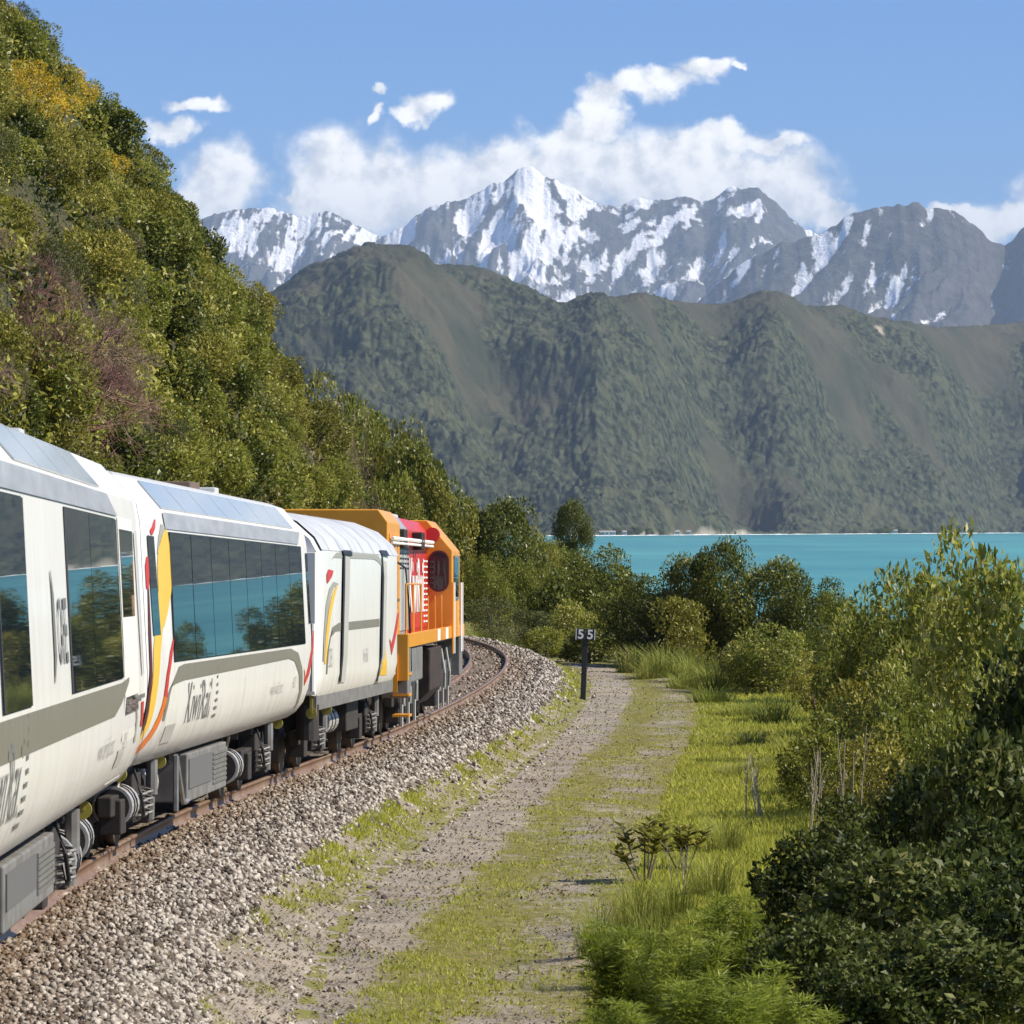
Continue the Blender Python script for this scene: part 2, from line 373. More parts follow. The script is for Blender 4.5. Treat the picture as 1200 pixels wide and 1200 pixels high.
# ------------------------------------------------------------------ far shore and forested mountain
SHORE = lambda px: np.interp(px, [-300, 250, 700, 1200, 1700, 2400], [5600, 5900, 6200, 8300, 9300, 9500])
crest_px = [-300, 100, 250, 320, 345, 375, 400, 430, 455, 490, 540, 575, 605, 635, 660, 690, 715, 750, 800, 850, 900, 960, 1010, 1060, 1110, 1150, 1200, 1280, 1360, 1450, 1560, 1700, 1900, 2400]
crest_py = [420, 400, 372, 346, 328, 312, 302, 295, 301, 309, 311, 318, 332, 346, 357, 349, 351, 349, 355, 358, 362, 368, 376, 385, 384, 382, 377, 352, 330, 318, 330, 300, 320, 350]
crest_f = spline(crest_px, crest_py)
def axis(lo, hi, fine_hi, step, coarse):
    return np.concatenate([np.arange(lo, fine_hi, step), np.arange(fine_hi, hi, coarse)])
def forest_hill():
    px = axis(230, 2300, 1260, 1.9, 9.0); nt_ = 230
    t = np.concatenate([np.linspace(-0.02, 1.0, nt_ - 16), np.linspace(1.02, 1.5, 16)])
    PX, T = np.meshgrid(px, t)
    Ys = SHORE(PX); depth = 1750.0
    Y = Ys + depth * T
    X = (PX - 600) / F * Y
    Yc = Ys + depth
    H = (HZ - crest_f(PX)) / F * Yc + CAMZ
    Tc = np.clip(T, 0, 1)
    base = 0.25 * Tc + 0.75 * (1 - (1 - Tc) ** 1.25) ** 1.12
    z = H * base
    z = np.where(T > 1, H * (1 - (T - 1) * 1.3), z)
    # spurs and gullies run down and to the right
    wx = X + 0.42 * (Y - Ys) + 340 * noise2(X / 1100, Y / 900 + 3) + 110 * noise2(X / 420 + 5, Y / 420); wy = (Y - Ys) * 0.35
    r0 = ridged((X + 0.8 * (Y - Ys)) / 820 + 1.7 + 0.30 * noise2(X / 500, Y / 500), wy / 900 + 0.4, 2, 0.35); r1 = ridged(wx / 380 + 3.1, wy / 520, 4, 0.45)
    r2 = ridged(wx / 240 + 8.1, wy / 300 + 2, 3, 0.5)
    env = np.sin(np.pi * np.clip(T, 0, 1) ** 0.9) ** 0.7
    z = z + env * (400 * (r0 - 0.75) + 110 * (r1 - 0.72) + 60 * (r2 - 0.7))
    # two big gullies the photograph shows as dark troughs
    for (gx, gw, gd, lean) in ((838, 55, 125, 0.22), (905, 40, -60, 0.18), (1160, 65, 135, 0.2), (1090, 40, -50, 0.15), (575, 65, 115, 0.3), (500, 50, -40, 0.2)):
        c = gx + (Tc - 0.7) * (-lean * 400)
        z = z - gd * np.exp(-((PX - c) / gw) ** 2) * np.sin(np.pi * np.clip((Tc - 0.1) / 0.9, 0, 1)) * 1.3
    z = z + env ** 0.5 * (9 * fbm(X / 45, Y / 45, 3, 0.6))
    tree = np.clip(noise2(X / 13, Y / 18) * 1.0 + noise2(X / 6.5, Y / 8), -1.2, 1.6)
    lush = smooth(-0.25, 0.35, fbm(X / 420 + 4, Y / 420, 3) - 1.1 * smooth(0.70, 1.0, T) + 0.50 - 0.5 * smooth(0.1, 0.0, T))
    z = z + np.clip(T * 20, 0, 1) * tree * (2.0 + 4.5 * lush)
    z = np.where(T < 0.006, -6, z + 1.5)
    me = np_mesh('mountain', np.stack([X, Y, z], -1).reshape(-1, 3), grid_faces(*PX.shape), True)
    set_attr(me, 'lush', lush); set_attr(me, 'rise', T)
    return me
m, n, l, p = node_mat('forest_slopes')
geo = n.new('ShaderNodeNewGeometry'); pos = geo.outputs['Position']
lush = nattr(n, 'lush'); rise = nattr(n, 'rise')
f1 = nnoise(n, l, pos, 0.06, 5, 0.65); f2 = nnoise(n, l, pos, 0.008, 4)
trees = nmix(n, l, nrange(n, l, f1, 0.42, 0.62), (0.012, 0.018, 0.010), (0.072, 0.080, 0.044))
fm = nnoise(n, l, pos, 0.017, 4, 0.6)
trees = nmix(n, l, nrange(n, l, fm, 0.50, 0.68, 0.0, 0.7), trees, (0.088, 0.092, 0.048))
scrub = nmix(n, l, nrange(n, l, f2, 0.35, 0.7), (0.040, 0.046, 0.027), (0.076, 0.069, 0.044))
col = nmix(n, l, nrange(n, l, nmath(n, l, 'ADD', lush, nmath(n, l, 'MULTIPLY', f1, 0.6)), 0.45, 1.0), scrub, trees)
slip = nnoise(n, l, pos, 0.0045, 3)
col = nmix(n, l, nrange(n, l, slip, 0.735, 0.76), col, (0.30, 0.26, 0.19))
beach = nrange(n, l, nmath(n, l, 'ADD', rise, nmath(n, l, 'MULTIPLY', nmath(n, l, 'SUBTRACT', f2, 0.5), 0.02)), 0.003, 0.008, 1.0, 0.0)
col = nmix(n, l, beach, col, (0.42, 0.38, 0.32))
l.new(col, p.inputs['Base Color']); p.inputs['Roughness'].default_value = 0.95; p.inputs['Specular IOR Level'].default_value = 0.1
nbump(n, l, f1, 0.6, 7.0, p)
tag(link('mountain', forest_hill(), m), 'forested blue-green mountain rising from the far shore of the bay', 'mountain', kind='structure')

# ------------------------------------------------------------------ snow range
def range_mesh(px, crest, Ycrest, depth, rows, seed, back=0.35, amp=1.0, snowline=0.35, snowbias=0.0):
    t = np.concatenate([np.linspace(0, 1, rows - 10), np.linspace(1.03, 1 + back, 10)])
    PX, T = np.meshgrid(px, t)
    Y = Ycrest - depth + depth * T; X = (PX - 600) / F * Y
    H = (HZ - crest(PX)) / F * Ycrest + CAMZ
    Tc = np.clip(T, 0, 1)
    z = H * (0.12 + 0.88 * (0.55 * Tc + 0.45 * Tc ** 2.2))
    z = np.where(T > 1, H * (1 - (T - 1) * 0.9), z)
    wx = X + 700 * noise2(X / 3500 + seed, Y / 3500); wy = Y + 600 * noise2(X / 2800, Y / 2800 + seed)
    r1 = ridged(wx / 2100 + seed, wy / 4200, 5, 0.5); r2 = ridged((wx + 0.3 * wy) / 560 + seed * 2, wy / 1500, 5, 0.55); r3 = ridged((wx - 0.25 * Y) / 230, Y / 700 + seed, 3, 0.55); r4 = ridged((wx + 0.15 * Y) / 85 + seed, Y / 420, 2, 0.5)
    env = np.clip((1.0 - Tc) * 9.0, 0.0, 1) ** 0.9 * np.clip(Tc * 4, 0, 1)
    z = z + amp * env * (1000 * (r1 - 0.90) + 420 * (r2 - 0.86) + 190 * (r3 - 0.85))
    z = z + (1 - np.clip((1.0 - Tc) * 8, 0, 1)) * (18 * fbm(X / 260, Y * 0 + seed, 4, 0.6) + 16 * fbm(X / 110, Y * 0 + seed + 4, 3, 0.6))
    gx = np.gradient(z, axis=1) / np.maximum(np.gradient(X, axis=1), 1)
    hollow = 0.55 * (0.72 - r2) + 0.5 * (0.74 - r1) + 0.60 * (0.7 - r3) + 0.38 * (0.7 - r4)
    hn = z / 2350.0
    snow = (hn - snowline) * 1.5 + hollow * 3.4 + 0.22 * fbm(X / 500, Y / 800, 4, 0.6) + snowbias + 0.30 * np.exp(-((PX - 650) / 80) ** 2) - 0.25 * np.clip(-gx * 0.8, 0, 1)
    me = np_mesh('range', np.stack([X, Y, z], -1).reshape(-1, 3), grid_faces(*PX.shape), True)
    set_attr(me, 'snow', snow)
    return me
m, n, l, p = node_mat('alpine_rock_and_snow')
geo = n.new('ShaderNodeNewGeometry'); pos = geo.outputs['Position']
sn = nattr(n, 'snow'); f1 = nnoise(n, l, pos, 0.012, 7, 0.7); f2 = nnoise(n, l, pos, 0.0022, 5)
rock = nmix(n, l, nrange(n, l, f1, 0.36, 0.64), (0.030, 0.031, 0.034), (0.125, 0.118, 0.112))
rock = nmix(n, l, nrange(n, l, f2, 0.4, 0.7), rock, (0.085, 0.082, 0.07))
mpz = n.new('ShaderNodeMapping'); mpz.inputs['Scale'].default_value = (1.0, 0.45, 0.35); l.new(pos, mpz.inputs[0])
f3 = nnoise(n, l, mpz.outputs[0], 0.028, 7, 0.72)
mask = nrange(n, l, nmath(n, l, 'ADD', sn, nmath(n, l, 'ADD', nmath(n, l, 'MULTIPLY', nmath(n, l, 'SUBTRACT', f1, 0.5), 0.9), nmath(n, l, 'MULTIPLY', nmath(n, l, 'SUBTRACT', f3, 0.5), 1.5))), 0.44, 0.68)
l.new(nmix(n, l, mask, rock, (0.88, 0.89, 0.92)), p.inputs['Base Color'])
p.inputs['Roughness'].default_value = 0.8; p.inputs['Specular IOR Level'].default_value = 0.15
nbump(n, l, f1, 0.8, 55.0, p)
ALP = m
farc = spline([-200, 100, 200, 262, 300, 330, 350, 375, 400, 430, 455, 480, 520, 545, 570, 600, 617, 640, 670, 700, 720, 740, 770, 800, 815, 830, 850, 870, 895, 920, 950, 990, 1050, 1200],
              [300, 285, 265, 250, 243, 250, 256, 248, 256, 269, 273, 258, 239, 235, 218, 205, 196, 207, 222, 235, 241, 235, 236, 229, 232, 237, 223, 220, 228, 248, 268, 285, 300, 320])
tag(link('snowy_mountain', range_mesh(np.arange(215, 1060, 1.5), farc, 27000, 8200, 210, 2.3, snowline=0.36), ALP),
    'high rocky range with a pointed snow-covered summit under the cloud bank', 'mountain', kind='structure')
nearc = spline([720, 790, 820, 850, 880, 910, 945, 965, 990, 1010, 1040, 1055, 1080, 1110, 1140, 1165, 1180, 1200, 1240, 1300, 1400, 1500, 1700, 2000, 2400],
               [430, 378, 352, 325, 303, 290, 279, 270, 253, 246, 244, 239, 241, 247, 262, 283, 286, 268, 250, 262, 236, 276, 250, 290, 300])
tag(link('rocky_mountain', range_mesh(axis(725, 2300, 1240, 1.8, 10), nearc, 20500, 5200, 150, 5.9, amp=0.75, snowline=0.43, snowbias=0.0), ALP),
    'grey rocky mountain with thin snow streaks below its rounded summits', 'mountain', kind='structure')

# ------------------------------------------------------------------ near land
Ystn = np.concatenate([np.arange(-30, 20, 4.0), np.arange(20, 160, 0.7), np.arange(160, 300, 2.0), np.arange(300, 470, 8.0)])
us = np.concatenate([[-6, -4.5], np.arange(-3.6, 12, 0.28), np.arange(12, 24, 0.8), np.arange(24, 60, 3)])
YY, UU = np.meshgrid(Ystn, us, indexing='ij')
XX = track_x(YY) + UU
ZZ = ground_z(XX, YY)
def dirt_of(X, Y):
    a = X - RUT(Y); n1 = 0.35 * fbm(X * 0.8, Y * 0.3, 3)
    d = np.maximum(np.exp(-((a + 0.1) / 0.60) ** 4), 0.33 * np.exp(-((a - 1.75) / 0.5) ** 4))
    d = d * smooth(152, 138, Y) + n1 * 1.2 - 0.10
    return d
me = np_mesh('ground', np.stack([XX, YY, ZZ], -1).reshape(-1, 3), grid_faces(*XX.shape), True)
set_attr(me, 'verge', smooth(2.9, 2.3, UU))
m, n, l, p = node_mat('grassy_ground')
geo = n.new('ShaderNodeNewGeometry'); pos = geo.outputs['Position']
g1 = nnoise(n, l, pos, 1.7, 6, 0.65); g2 = nnoise(n, l, pos, 14.0, 5, 0.6)
c = nmix(n, l, nrange(n, l, g1, 0.35, 0.66), (0.13, 0.15, 0.028), (0.25, 0.25, 0.06))
c = nmix(n, l, nrange(n, l, g2, 0.40, 0.66), c, (0.17, 0.14, 0.085))
g5 = nnoise(n, l, pos, 48.0, 3, 0.7)
grit = nmix(n, l, nrange(n, l, g5, 0.36, 0.64), (0.11, 0.09, 0.07), (0.40, 0.35, 0.29))
c = nmix(n, l, nrange(n, l, nmath(n, l, 'ADD', nattr(n, 'verge'), nmath(n, l, 'MULTIPLY', nmath(n, l, 'SUBTRACT', g1, 0.5), 1.2)), 0.05, 0.5, 0.0, 0.95), c, grit)
l.new(c, p.inputs['Base Color']); p.inputs['Roughness'].default_value = 0.95; p.inputs['Specular IOR Level'].default_value = 0.1
nbump(n, l, g2, 0.8, 0.06, p)
GROUND = m
tag(link('ground', me, m), kind='structure')

# the two-rut service path, a sheet just above the ground with ragged edges
Yp = np.arange(16, 149, 0.35); ap = np.linspace(0, 1, 22)
YP, AP = np.meshgrid(Yp, ap, indexing='ij')
lo = RUT(YP) - 1.0 + 0.28 * fbm(YP * 0.6, YP * 0 + 3, 4, 0.6); hi = RUT(YP) + 2.5 + 0.32 * fbm(YP * 0.55, YP * 0 + 8, 4, 0.6)
XP = lo + (hi - lo) * AP
gap = np.where((AP < 0.02) | (AP > 0.98), -0.02, 0.012)
me = np_mesh('path', np.stack([XP, YP, ground_z(XP, YP) + gap], -1).reshape(-1, 3), grid_faces(*XP.shape), True)
set_attr(me, 'dirt', dirt_of(XP, YP))
m, n, l, p = node_mat('gravel_path')
geo = n.new('ShaderNodeNewGeometry'); pos = geo.outputs['Position']
dirt = nattr(n, 'dirt'); g1 = nnoise(n, l, pos, 9.0, 6, 0.7); g2 = nnoise(n, l, pos, 1.1, 4); g3 = nnoise(n, l, pos, 55.0, 3, 0.7)
soil = nmix(n, l, nrange(n, l, g3, 0.36, 0.64), (0.12, 0.10, 0.082), (0.42, 0.375, 0.32))
soil = nmix(n, l, nrange(n, l, g2, 0.4, 0.7), soil, (0.40, 0.35, 0.285))
green = nmix(n, l, nrange(n, l, g1, 0.35, 0.65), (0.14, 0.135, 0.04), (0.27, 0.235, 0.09))
g4 = nnoise(n, l, pos, 3.2, 5, 0.7)
fac = nrange(n, l, nmath(n, l, 'ADD', dirt, nmath(n, l, 'ADD', nmath(n, l, 'MULTIPLY', nmath(n, l, 'SUBTRACT', g1, 0.5), 1.8), nmath(n, l, 'MULTIPLY', nmath(n, l, 'SUBTRACT', g4, 0.5), 1.8))), -0.05, 0.5)
l.new(nmix(n, l, fac, green, soil), p.inputs['Base Color']); p.inputs['Roughness'].default_value = 0.95; p.inputs['Specular IOR Level'].default_value = 0.1
nbump(n, l, g3, 0.9, 0.03, p)
tag(link('path', me, m), kind='structure')

# steep bank on the inland side
Yh = np.concatenate([np.arange(-30, 40, 5.0), np.arange(40, 175, 0.6), np.arange(175, 300, 2.5)])
oh = np.concatenate([np.arange(0, 14, 0.35), np.arange(14, 40, 1.0), np.arange(40, 76, 4)])
YH, OH = np.meshgrid(Yh, oh, indexing='ij')
XH, ZH = hill_point(YH, OH)
ZH[:, 0] -= 0.4
me = np_mesh('hill', np.stack([XH, YH, ZH], -1).reshape(-1, 3), grid_faces(*XH.shape)[:, ::-1], True)
m, n, l, p = node_mat('bank_soil')
geo = n.new('ShaderNodeNewGeometry'); pos = geo.outputs['Position']
g1 = nnoise(n, l, pos, 0.5, 6, 0.65); g2 = nnoise(n, l, pos, 6.0, 5, 0.6)
c = nmix(n, l, nrange(n, l, g1, 0.35, 0.65), (0.035, 0.045, 0.014), (0.095, 0.075, 0.038))
c = nmix(n, l, nrange(n, l, g2, 0.5, 0.8), c, (0.05, 0.06, 0.015))
l.new(c, p.inputs['Base Color']); p.inputs['Roughness'].default_value = 1.0; nbump(n, l, g2, 1.0, 0.15, p)
tag(link('hill', me, m), kind='structure')

# ------------------------------------------------------------------ railway track
def along(step, y0, y1):
    return np.arange(y0, y1, step)
def frame_at(Y):
    X = float(track_x(Y)); s = float(track_x(Y + 0.5) - track_x(Y - 0.5)); g = float(track_z(Y + 0.5) - track_z(Y - 0.5))
    f = Vector((s, 1, g)).normalized(); r = f.cross(Vector((0, 0, 1))).normalized()
    return Vector((X, Y, float(track_z(Y)))), f, r
RAIL_STEEL = mat('worn_rail_steel', (0.30, 0.215, 0.15), 0.45, 0.35, var=(0.22, 0.12, 0.07), vscale=2.0)
SLEEPER = mat('weathered_sleeper', (0.16, 0.13, 0.10), 0.95, var=(0.24, 0.20, 0.16), vscale=4.0, bump=0.4)
track = empty('railway_track', (float(track_x(60)), 60, float(track_z(60)) - 0.3))
tag(track, 'narrow gauge railway track curving round the foot of the bank', 'track')
rail_prof = [(-0.065, -0.16), (0.065, -0.16), (0.065, -0.145), (0.012, -0.12), (0.012, -0.045), (0.035, -0.03), (0.035, 0.0), (-0.035, 0.0), (-0.035, -0.03), (-0.012, -0.045), (-0.012, -0.12), (-0.065, -0.145)]
inv = Matrix.Translation(-track.location)
for side in (-1, 1):
    ys = np.concatenate([np.arange(-10, 80, 2.0), np.arange(80, 165, 0.8), np.arange(165, 240, 2)]); V = []
    for y in ys:
        c, f, r = frame_at(float(y))
        for (a, b) in rail_prof: V.append(inv @ (c + r * (side * 0.568 + a) + Vector((0, 0, b))))
    k = len(rail_prof); i = np.arange(len(ys) - 1)[:, None] * k; j = np.arange(k)[None, :]
    Fc = np.stack([i + j, i + (j + 1) % k, i + k + (j + 1) % k, i + k + j], -1).reshape(-1, 4)
    link('rail', np_mesh('rail', np.array(V), Fc), RAIL_STEEL, track)
sl = MB().box(-1.05, 1.05, -0.11, 0.11, -0.32, -0.163).mesh('sleeper'); sl.materials.append(SLEEPER)
fast = MB()
for y in np.arange(14, 200, 0.68):
    c, f, r = frame_at(float(y))
    o = link('sleeper', sl, None, track); o.location = inv @ c; o.rotation_euler = (0, 0, math.atan2(f.y, f.x) - math.pi / 2 + random.uniform(-0.01, 0.01))

# ballast: every stone real, nobody could count them
BALLAST = bpy.data.materials.new('ballast_stone'); BALLAST.use_nodes = True
n, l = BALLAST.node_tree.nodes, BALLAST.node_tree.links; p = n['Principled BSDF']
geo = n.new('ShaderNodeNewGeometry'); ramp = n.new('ShaderNodeValToRGB'); e = ramp.color_ramp.elements
e[0].color = (0.05, 0.042, 0.036, 1); e[1].color = (0.52, 0.475, 0.42, 1)
q = e.new(0.55); q.color = (0.29, 0.262, 0.228, 1); q = e.new(0.25); q.color = (0.12, 0.095, 0.078, 1)
l.new(geo.outputs['Random Per Island'], ramp.inputs[0])
f1 = nnoise(n, l, geo.outputs['Position'], 0.9, 4)
rust = nattr(n, 'rust')
col = nmix(n, l, nmath(n, l, 'MULTIPLY', rust, 0.75), ramp.outputs[0], (0.20, 0.125, 0.07))
l.new(col, p.inputs['Base Color']); p.inputs['Roughness'].default_value = 0.9; p.inputs['Specular IOR Level'].default_value = 0.2
g3 = nnoise(n, l, geo.outputs['Position'], 60.0, 3); nbump(n, l, g3, 0.5, 0.01, p)
def stones(Y, u, size, seed):
    rg = np.random.default_rng(seed); N = len(Y)
    X = track_x(Y) + u; Z = ground_z(X, Y)
    cube = np.array([(x, y, z) for x in (-1, 1) for y in (-1, 1) for z in (-1, 1)], float)
    V = cube[None] * rg.uniform(0.45, 1.0, (N, 8, 3)) * (rg.uniform(0.35, 1.15, (N, 1, 3)) * size[:, None, None])
    q = rg.normal(size=(N, 4)); q /= np.linalg.norm(q, axis=1)[:, None]
    w, x, y, z = q.T
    M = np.stack([np.stack([1 - 2 * (y * y + z * z), 2 * (x * y - z * w), 2 * (x * z + y * w)], -1),
                  np.stack([2 * (x * y + z * w), 1 - 2 * (x * x + z * z), 2 * (y * z - x * w)], -1),
                  np.stack([2 * (x * z - y * w), 2 * (y * z + x * w), 1 - 2 * (x * x + y * y)], -1)], 1)
    V = np.einsum('nij,nkj->nki', M, V)
    V += np.stack([X, Y, Z + size * rg.uniform(0.0, 0.7, N)], -1)[:, None, :]
    fc = np.array([(0, 1, 3, 2), (4, 6, 7, 5), (0, 4, 5, 1), (2, 3, 7, 6), (0, 2, 6, 4), (1, 5, 7, 3)])
    Fc = (np.arange(N)[:, None, None] * 8 + fc[None]).reshape(-1, 4)
    me = np_mesh('ballast', V.reshape(-1, 3), Fc)
    set_attr(me, 'rust', np.repeat(np.exp(-((np.abs(u) - 0.55) / 0.75) ** 2) * rg.uniform(0.3, 1.0, N), 8))
    return me
rg = np.random.default_rng(5)
def sample_y(N, y0, y1, pw):     # denser close by
    t = rg.random(N); a, b = y0 ** pw, y1 ** pw
    return (a + (b - a) * t) ** (1 / pw)
Yb = sample_y(92000, 17, 175, -0.75)
ub = np.where(rg.random(len(Yb)) < 0.87, rg.uniform(0.3, 3.35, len(Yb)) - 0.25 * rg.random(len(Yb)) ** 3, rg.uniform(-2.0, 0.4, len(Yb)))
edge_keep = (ub < 2.32 + 0.35 * fbm(Yb * 0.4, Yb * 0, 3)) | (rg.random(len(Yb)) < 0.06)
far_keep = (ub > 0.2) | (Yb > 80)
k = edge_keep & far_keep
Yb, ub = Yb[k], ub[k]
sz = (0.0235 + 0.00022 * np.maximum(Yb - 25, 0)) * rg.uniform(0.7, 1.45, len(Yb))
tag(link('ballast', stones(Yb, ub, sz, 3), BALLAST), 'loose grey-brown ballast stones heaped along the track shoulder', 'ballast', kind='stuff')
# ballast bed under the stones
yb = np.concatenate([np.arange(-20, 150, 0.8), np.arange(150, 230, 2)]); ub2 = np.linspace(-1.9, 2.4, 18)
YB, UB = np.meshgrid(yb, ub2, indexing='ij'); XB = track_x(YB) + UB
ZB = ground_z(XB, YB) + np.where((UB < -1.85) | (UB > 2.35), -0.03, 0.012)
me = np_mesh('ballast_bed', np.stack([XB, YB, ZB], -1).reshape(-1, 3), grid_faces(*XB.shape), True)
m, n, l, p = node_mat('ballast_bed_gravel')
geo = n.new('ShaderNodeNewGeometry'); vor = n.new('ShaderNodeTexVoronoi'); vor.inputs['Scale'].default_value = 16.0
l.new(geo.outputs['Position'], vor.inputs['Vector'])
g = nnoise(n, l, geo.outputs['Position'], 30, 4)
sepc = n.new('ShaderNodeSeparateColor'); l.new(vor.outputs['Color'], sepc.inputs[0])
c = nmix(n, l, sepc.outputs[0], (0.05, 0.037, 0.028), (0.26, 0.215, 0.17))
l.new(nmix(n, l, nrange(n, l, g, 0.4, 0.7), c, (0.20, 0.15, 0.11)), p.inputs['Base Color']); p.inputs['Roughness'].default_value = 0.95
nbump(n, l, vor.outputs['Distance'], 1.0, 0.05, p)
tag(link('ballast_bed', me, m), kind='structure')

LITTER = leaf_mat('litter_chip', (0.06, 0.042, 0.03), (0.34, 0.27, 0.19), (0.45, 0.38, 0.29), 0.9, 0.05, 0.1)
# leaf litter and loose gravel strewn over the path
def litter(N, seed):
    rg = np.random.default_rng(seed); Y = sample_y(N, 22, 145, -0.8); X = RUT(Y) + rg.uniform(-1.3, 2.7, N)
    k = (dirt_of(X, Y) + rg.normal(size=N) * 0.3 > 0.25); X, Y = X[k], Y[k]; n_ = len(X)
    Z = ground_z(X, Y) + 0.02; a = rg.uniform(0, 6.28, n_); w = rg.uniform(0.006, 0.018, n_) * (1 + Y / 120); asp = rg.uniform(0.4, 0.9, n_)
    d1 = np.stack([np.cos(a), np.sin(a), rg.uniform(-0.5, 0.9, n_)], -1) * w[:, None]; d2 = np.stack([-np.sin(a), np.cos(a), rg.uniform(-0.5, 0.9, n_)], -1) * (w * asp)[:, None]
    c = np.stack([X, Y, Z + w * 0.4], -1)
    V = np.stack([c - d1, c + d2, c + d1, c - d2], 1).reshape(-1, 3)
    return np_mesh('litter', V, np.arange(n_ * 4).reshape(-1, 4))
tag(link('leaf_litter', litter(45000, 77), LITTER), 'loose gravel chips and dead leaves strewn over the path', 'litter', kind='stuff')
# ------------------------------------------------------------------ train: materials
m, n, l, p = node_mat('cream_white_paint')
tc = n.new('ShaderNodeTexCoord'); mpc = n.new('ShaderNodeMapping'); mpc.inputs['Scale'].default_value = (2.6, 1, 0.35); l.new(tc.outputs['Object'], mpc.inputs[0])
sx = n.new('ShaderNodeSeparateXYZ'); l.new(tc.outputs['Object'], sx.inputs[0])
streaks = nnoise(n, l, mpc.outputs[0], 2.6, 6, 0.65)
c = nmix(n, l, nrange(n, l, streaks, 0.42, 0.75), (0.845, 0.84, 0.815), (0.74, 0.725, 0.68))
dust = nmath(n, l, 'MULTIPLY', nrange(n, l, sx.outputs[2], 1.45, 0.92), nrange(n, l, streaks, 0.30, 0.70))
c = nmix(n, l, nmath(n, l, 'MULTIPLY', dust, 0.55), c, (0.40, 0.33, 0.25))
l.new(c, p.inputs['Base Color']); p.inputs['Roughness'].default_value = 0.3; p.inputs['Coat Weight'].default_value = 0.25; p.inputs['Coat Roughness'].default_value = 0.06
rip = nnoise(n, l, tc.outputs['Object'], 1.3, 3); nbump(n, l, rip, 0.12, 0.02, p)
CREAM = m
SEAM = mat('panel_seam_grey', (0.42, 0.41, 0.39), 0.6)
DOORWHITE = mat('door_white_paint', (0.76, 0.74, 0.69), 0.4)
ROOFGREY = mat('roof_grey_paint', (0.55, 0.56, 0.56), 0.45, var=(0.40, 0.42, 0.44), vscale=1.2)
CORNICE = mat('cornice_grey', (0.45, 0.47, 0.50), 0.3, 0.15, var=(0.33, 0.345, 0.37), vscale=1.6, stretch=(1, 1, 4))
BAND = mat('olive_grey_band', (0.17, 0.16, 0.125), 0.4, var=(0.215, 0.205, 0.165), vscale=8, stretch=(3, 1, 0.3))
GASKET = mat('window_gasket', (0.015, 0.016, 0.018), 0.5)
YELLOW = mat('stripe_yellow', (0.78, 0.48, 0.06), 0.35); RED = mat('stripe_red', (0.55, 0.035, 0.03), 0.35)
ORANGE = mat('stripe_orange', (0.70, 0.16, 0.015), 0.35); MAROON = mat('stripe_maroon', (0.09, 0.012, 0.018), 0.4); GREYSTRIPE = mat('stripe_grey', (0.33, 0.33, 0.29), 0.4)
INK = mat('lettering_grey', (0.16, 0.16, 0.155), 0.5); INKLIGHT = mat('lettering_pale_grey', (0.42, 0.41, 0.38), 0.5); WHITEINK = mat('lettering_white', (0.82, 0.81, 0.78), 0.45)
STEEL = mat('bare_steel', (0.42, 0.42, 0.42), 0.38, 0.7, var=(0.30, 0.29, 0.28), vscale=9)
SOOT = mat('oily_black', (0.012, 0.010, 0.010), 0.85, var=(0.05, 0.028, 0.022), vscale=4)
TANK = mat('silver_tank', (0.62, 0.62, 0.61), 0.32, 0.35, var=(0.5, 0.49, 0.47), vscale=6)
DARK = mat('underframe_black', (0.022, 0.020, 0.019), 0.7, var=(0.045, 0.036, 0.03), vscale=7)
GREYBOX = mat('equipment_grey', (0.20, 0.20, 0.195), 0.55, var=(0.13, 0.12, 0.11), vscale=5)
WHEEL = mat('wheel_steel', (0.10, 0.085, 0.075), 0.55, 0.5)
OLIVEY = mat('safety_olive_yellow', (0.34, 0.29, 0.05), 0.5)
LOCO_Y = mat('loco_yellow', (0.80, 0.345, 0.025), 0.35, coat=0.2, var=(0.70, 0.30, 0.02), vscale=2)
LOCO_R = mat('loco_red', (0.62, 0.030, 0.022), 0.35, coat=0.2, var=(0.52, 0.03, 0.022), vscale=2)
LOCO_G = mat('loco_grey', (0.33, 0.335, 0.34), 0.4, var=(0.26, 0.262, 0.265), vscale=3)
def glass_mat(name, col, ior, rough=0.015):
    m, n, l, p = node_mat(name)
    p.inputs['Base Color'].default_value = (*col, 1); p.inputs['Roughness'].default_value = rough; p.inputs['IOR'].default_value = ior
    p.inputs['Specular IOR Level'].default_value = 0.5
    tc = n.new('ShaderNodeTexCoord'); f = nnoise(n, l, tc.outputs['Object'], 0.7, 2); nbump(n, l, f, 0.05, 0.012, p)
    return m
GLASS = glass_mat('tinted_window_glass', (0.014, 0.022, 0.030), 1.9)
SKYGLASS = glass_mat('tinted_roof_glass', (0.30, 0.35, 0.38), 1.7, 0.10)
CABGLASS = glass_mat('cab_glass', (0.03, 0.02, 0.02), 1.5)

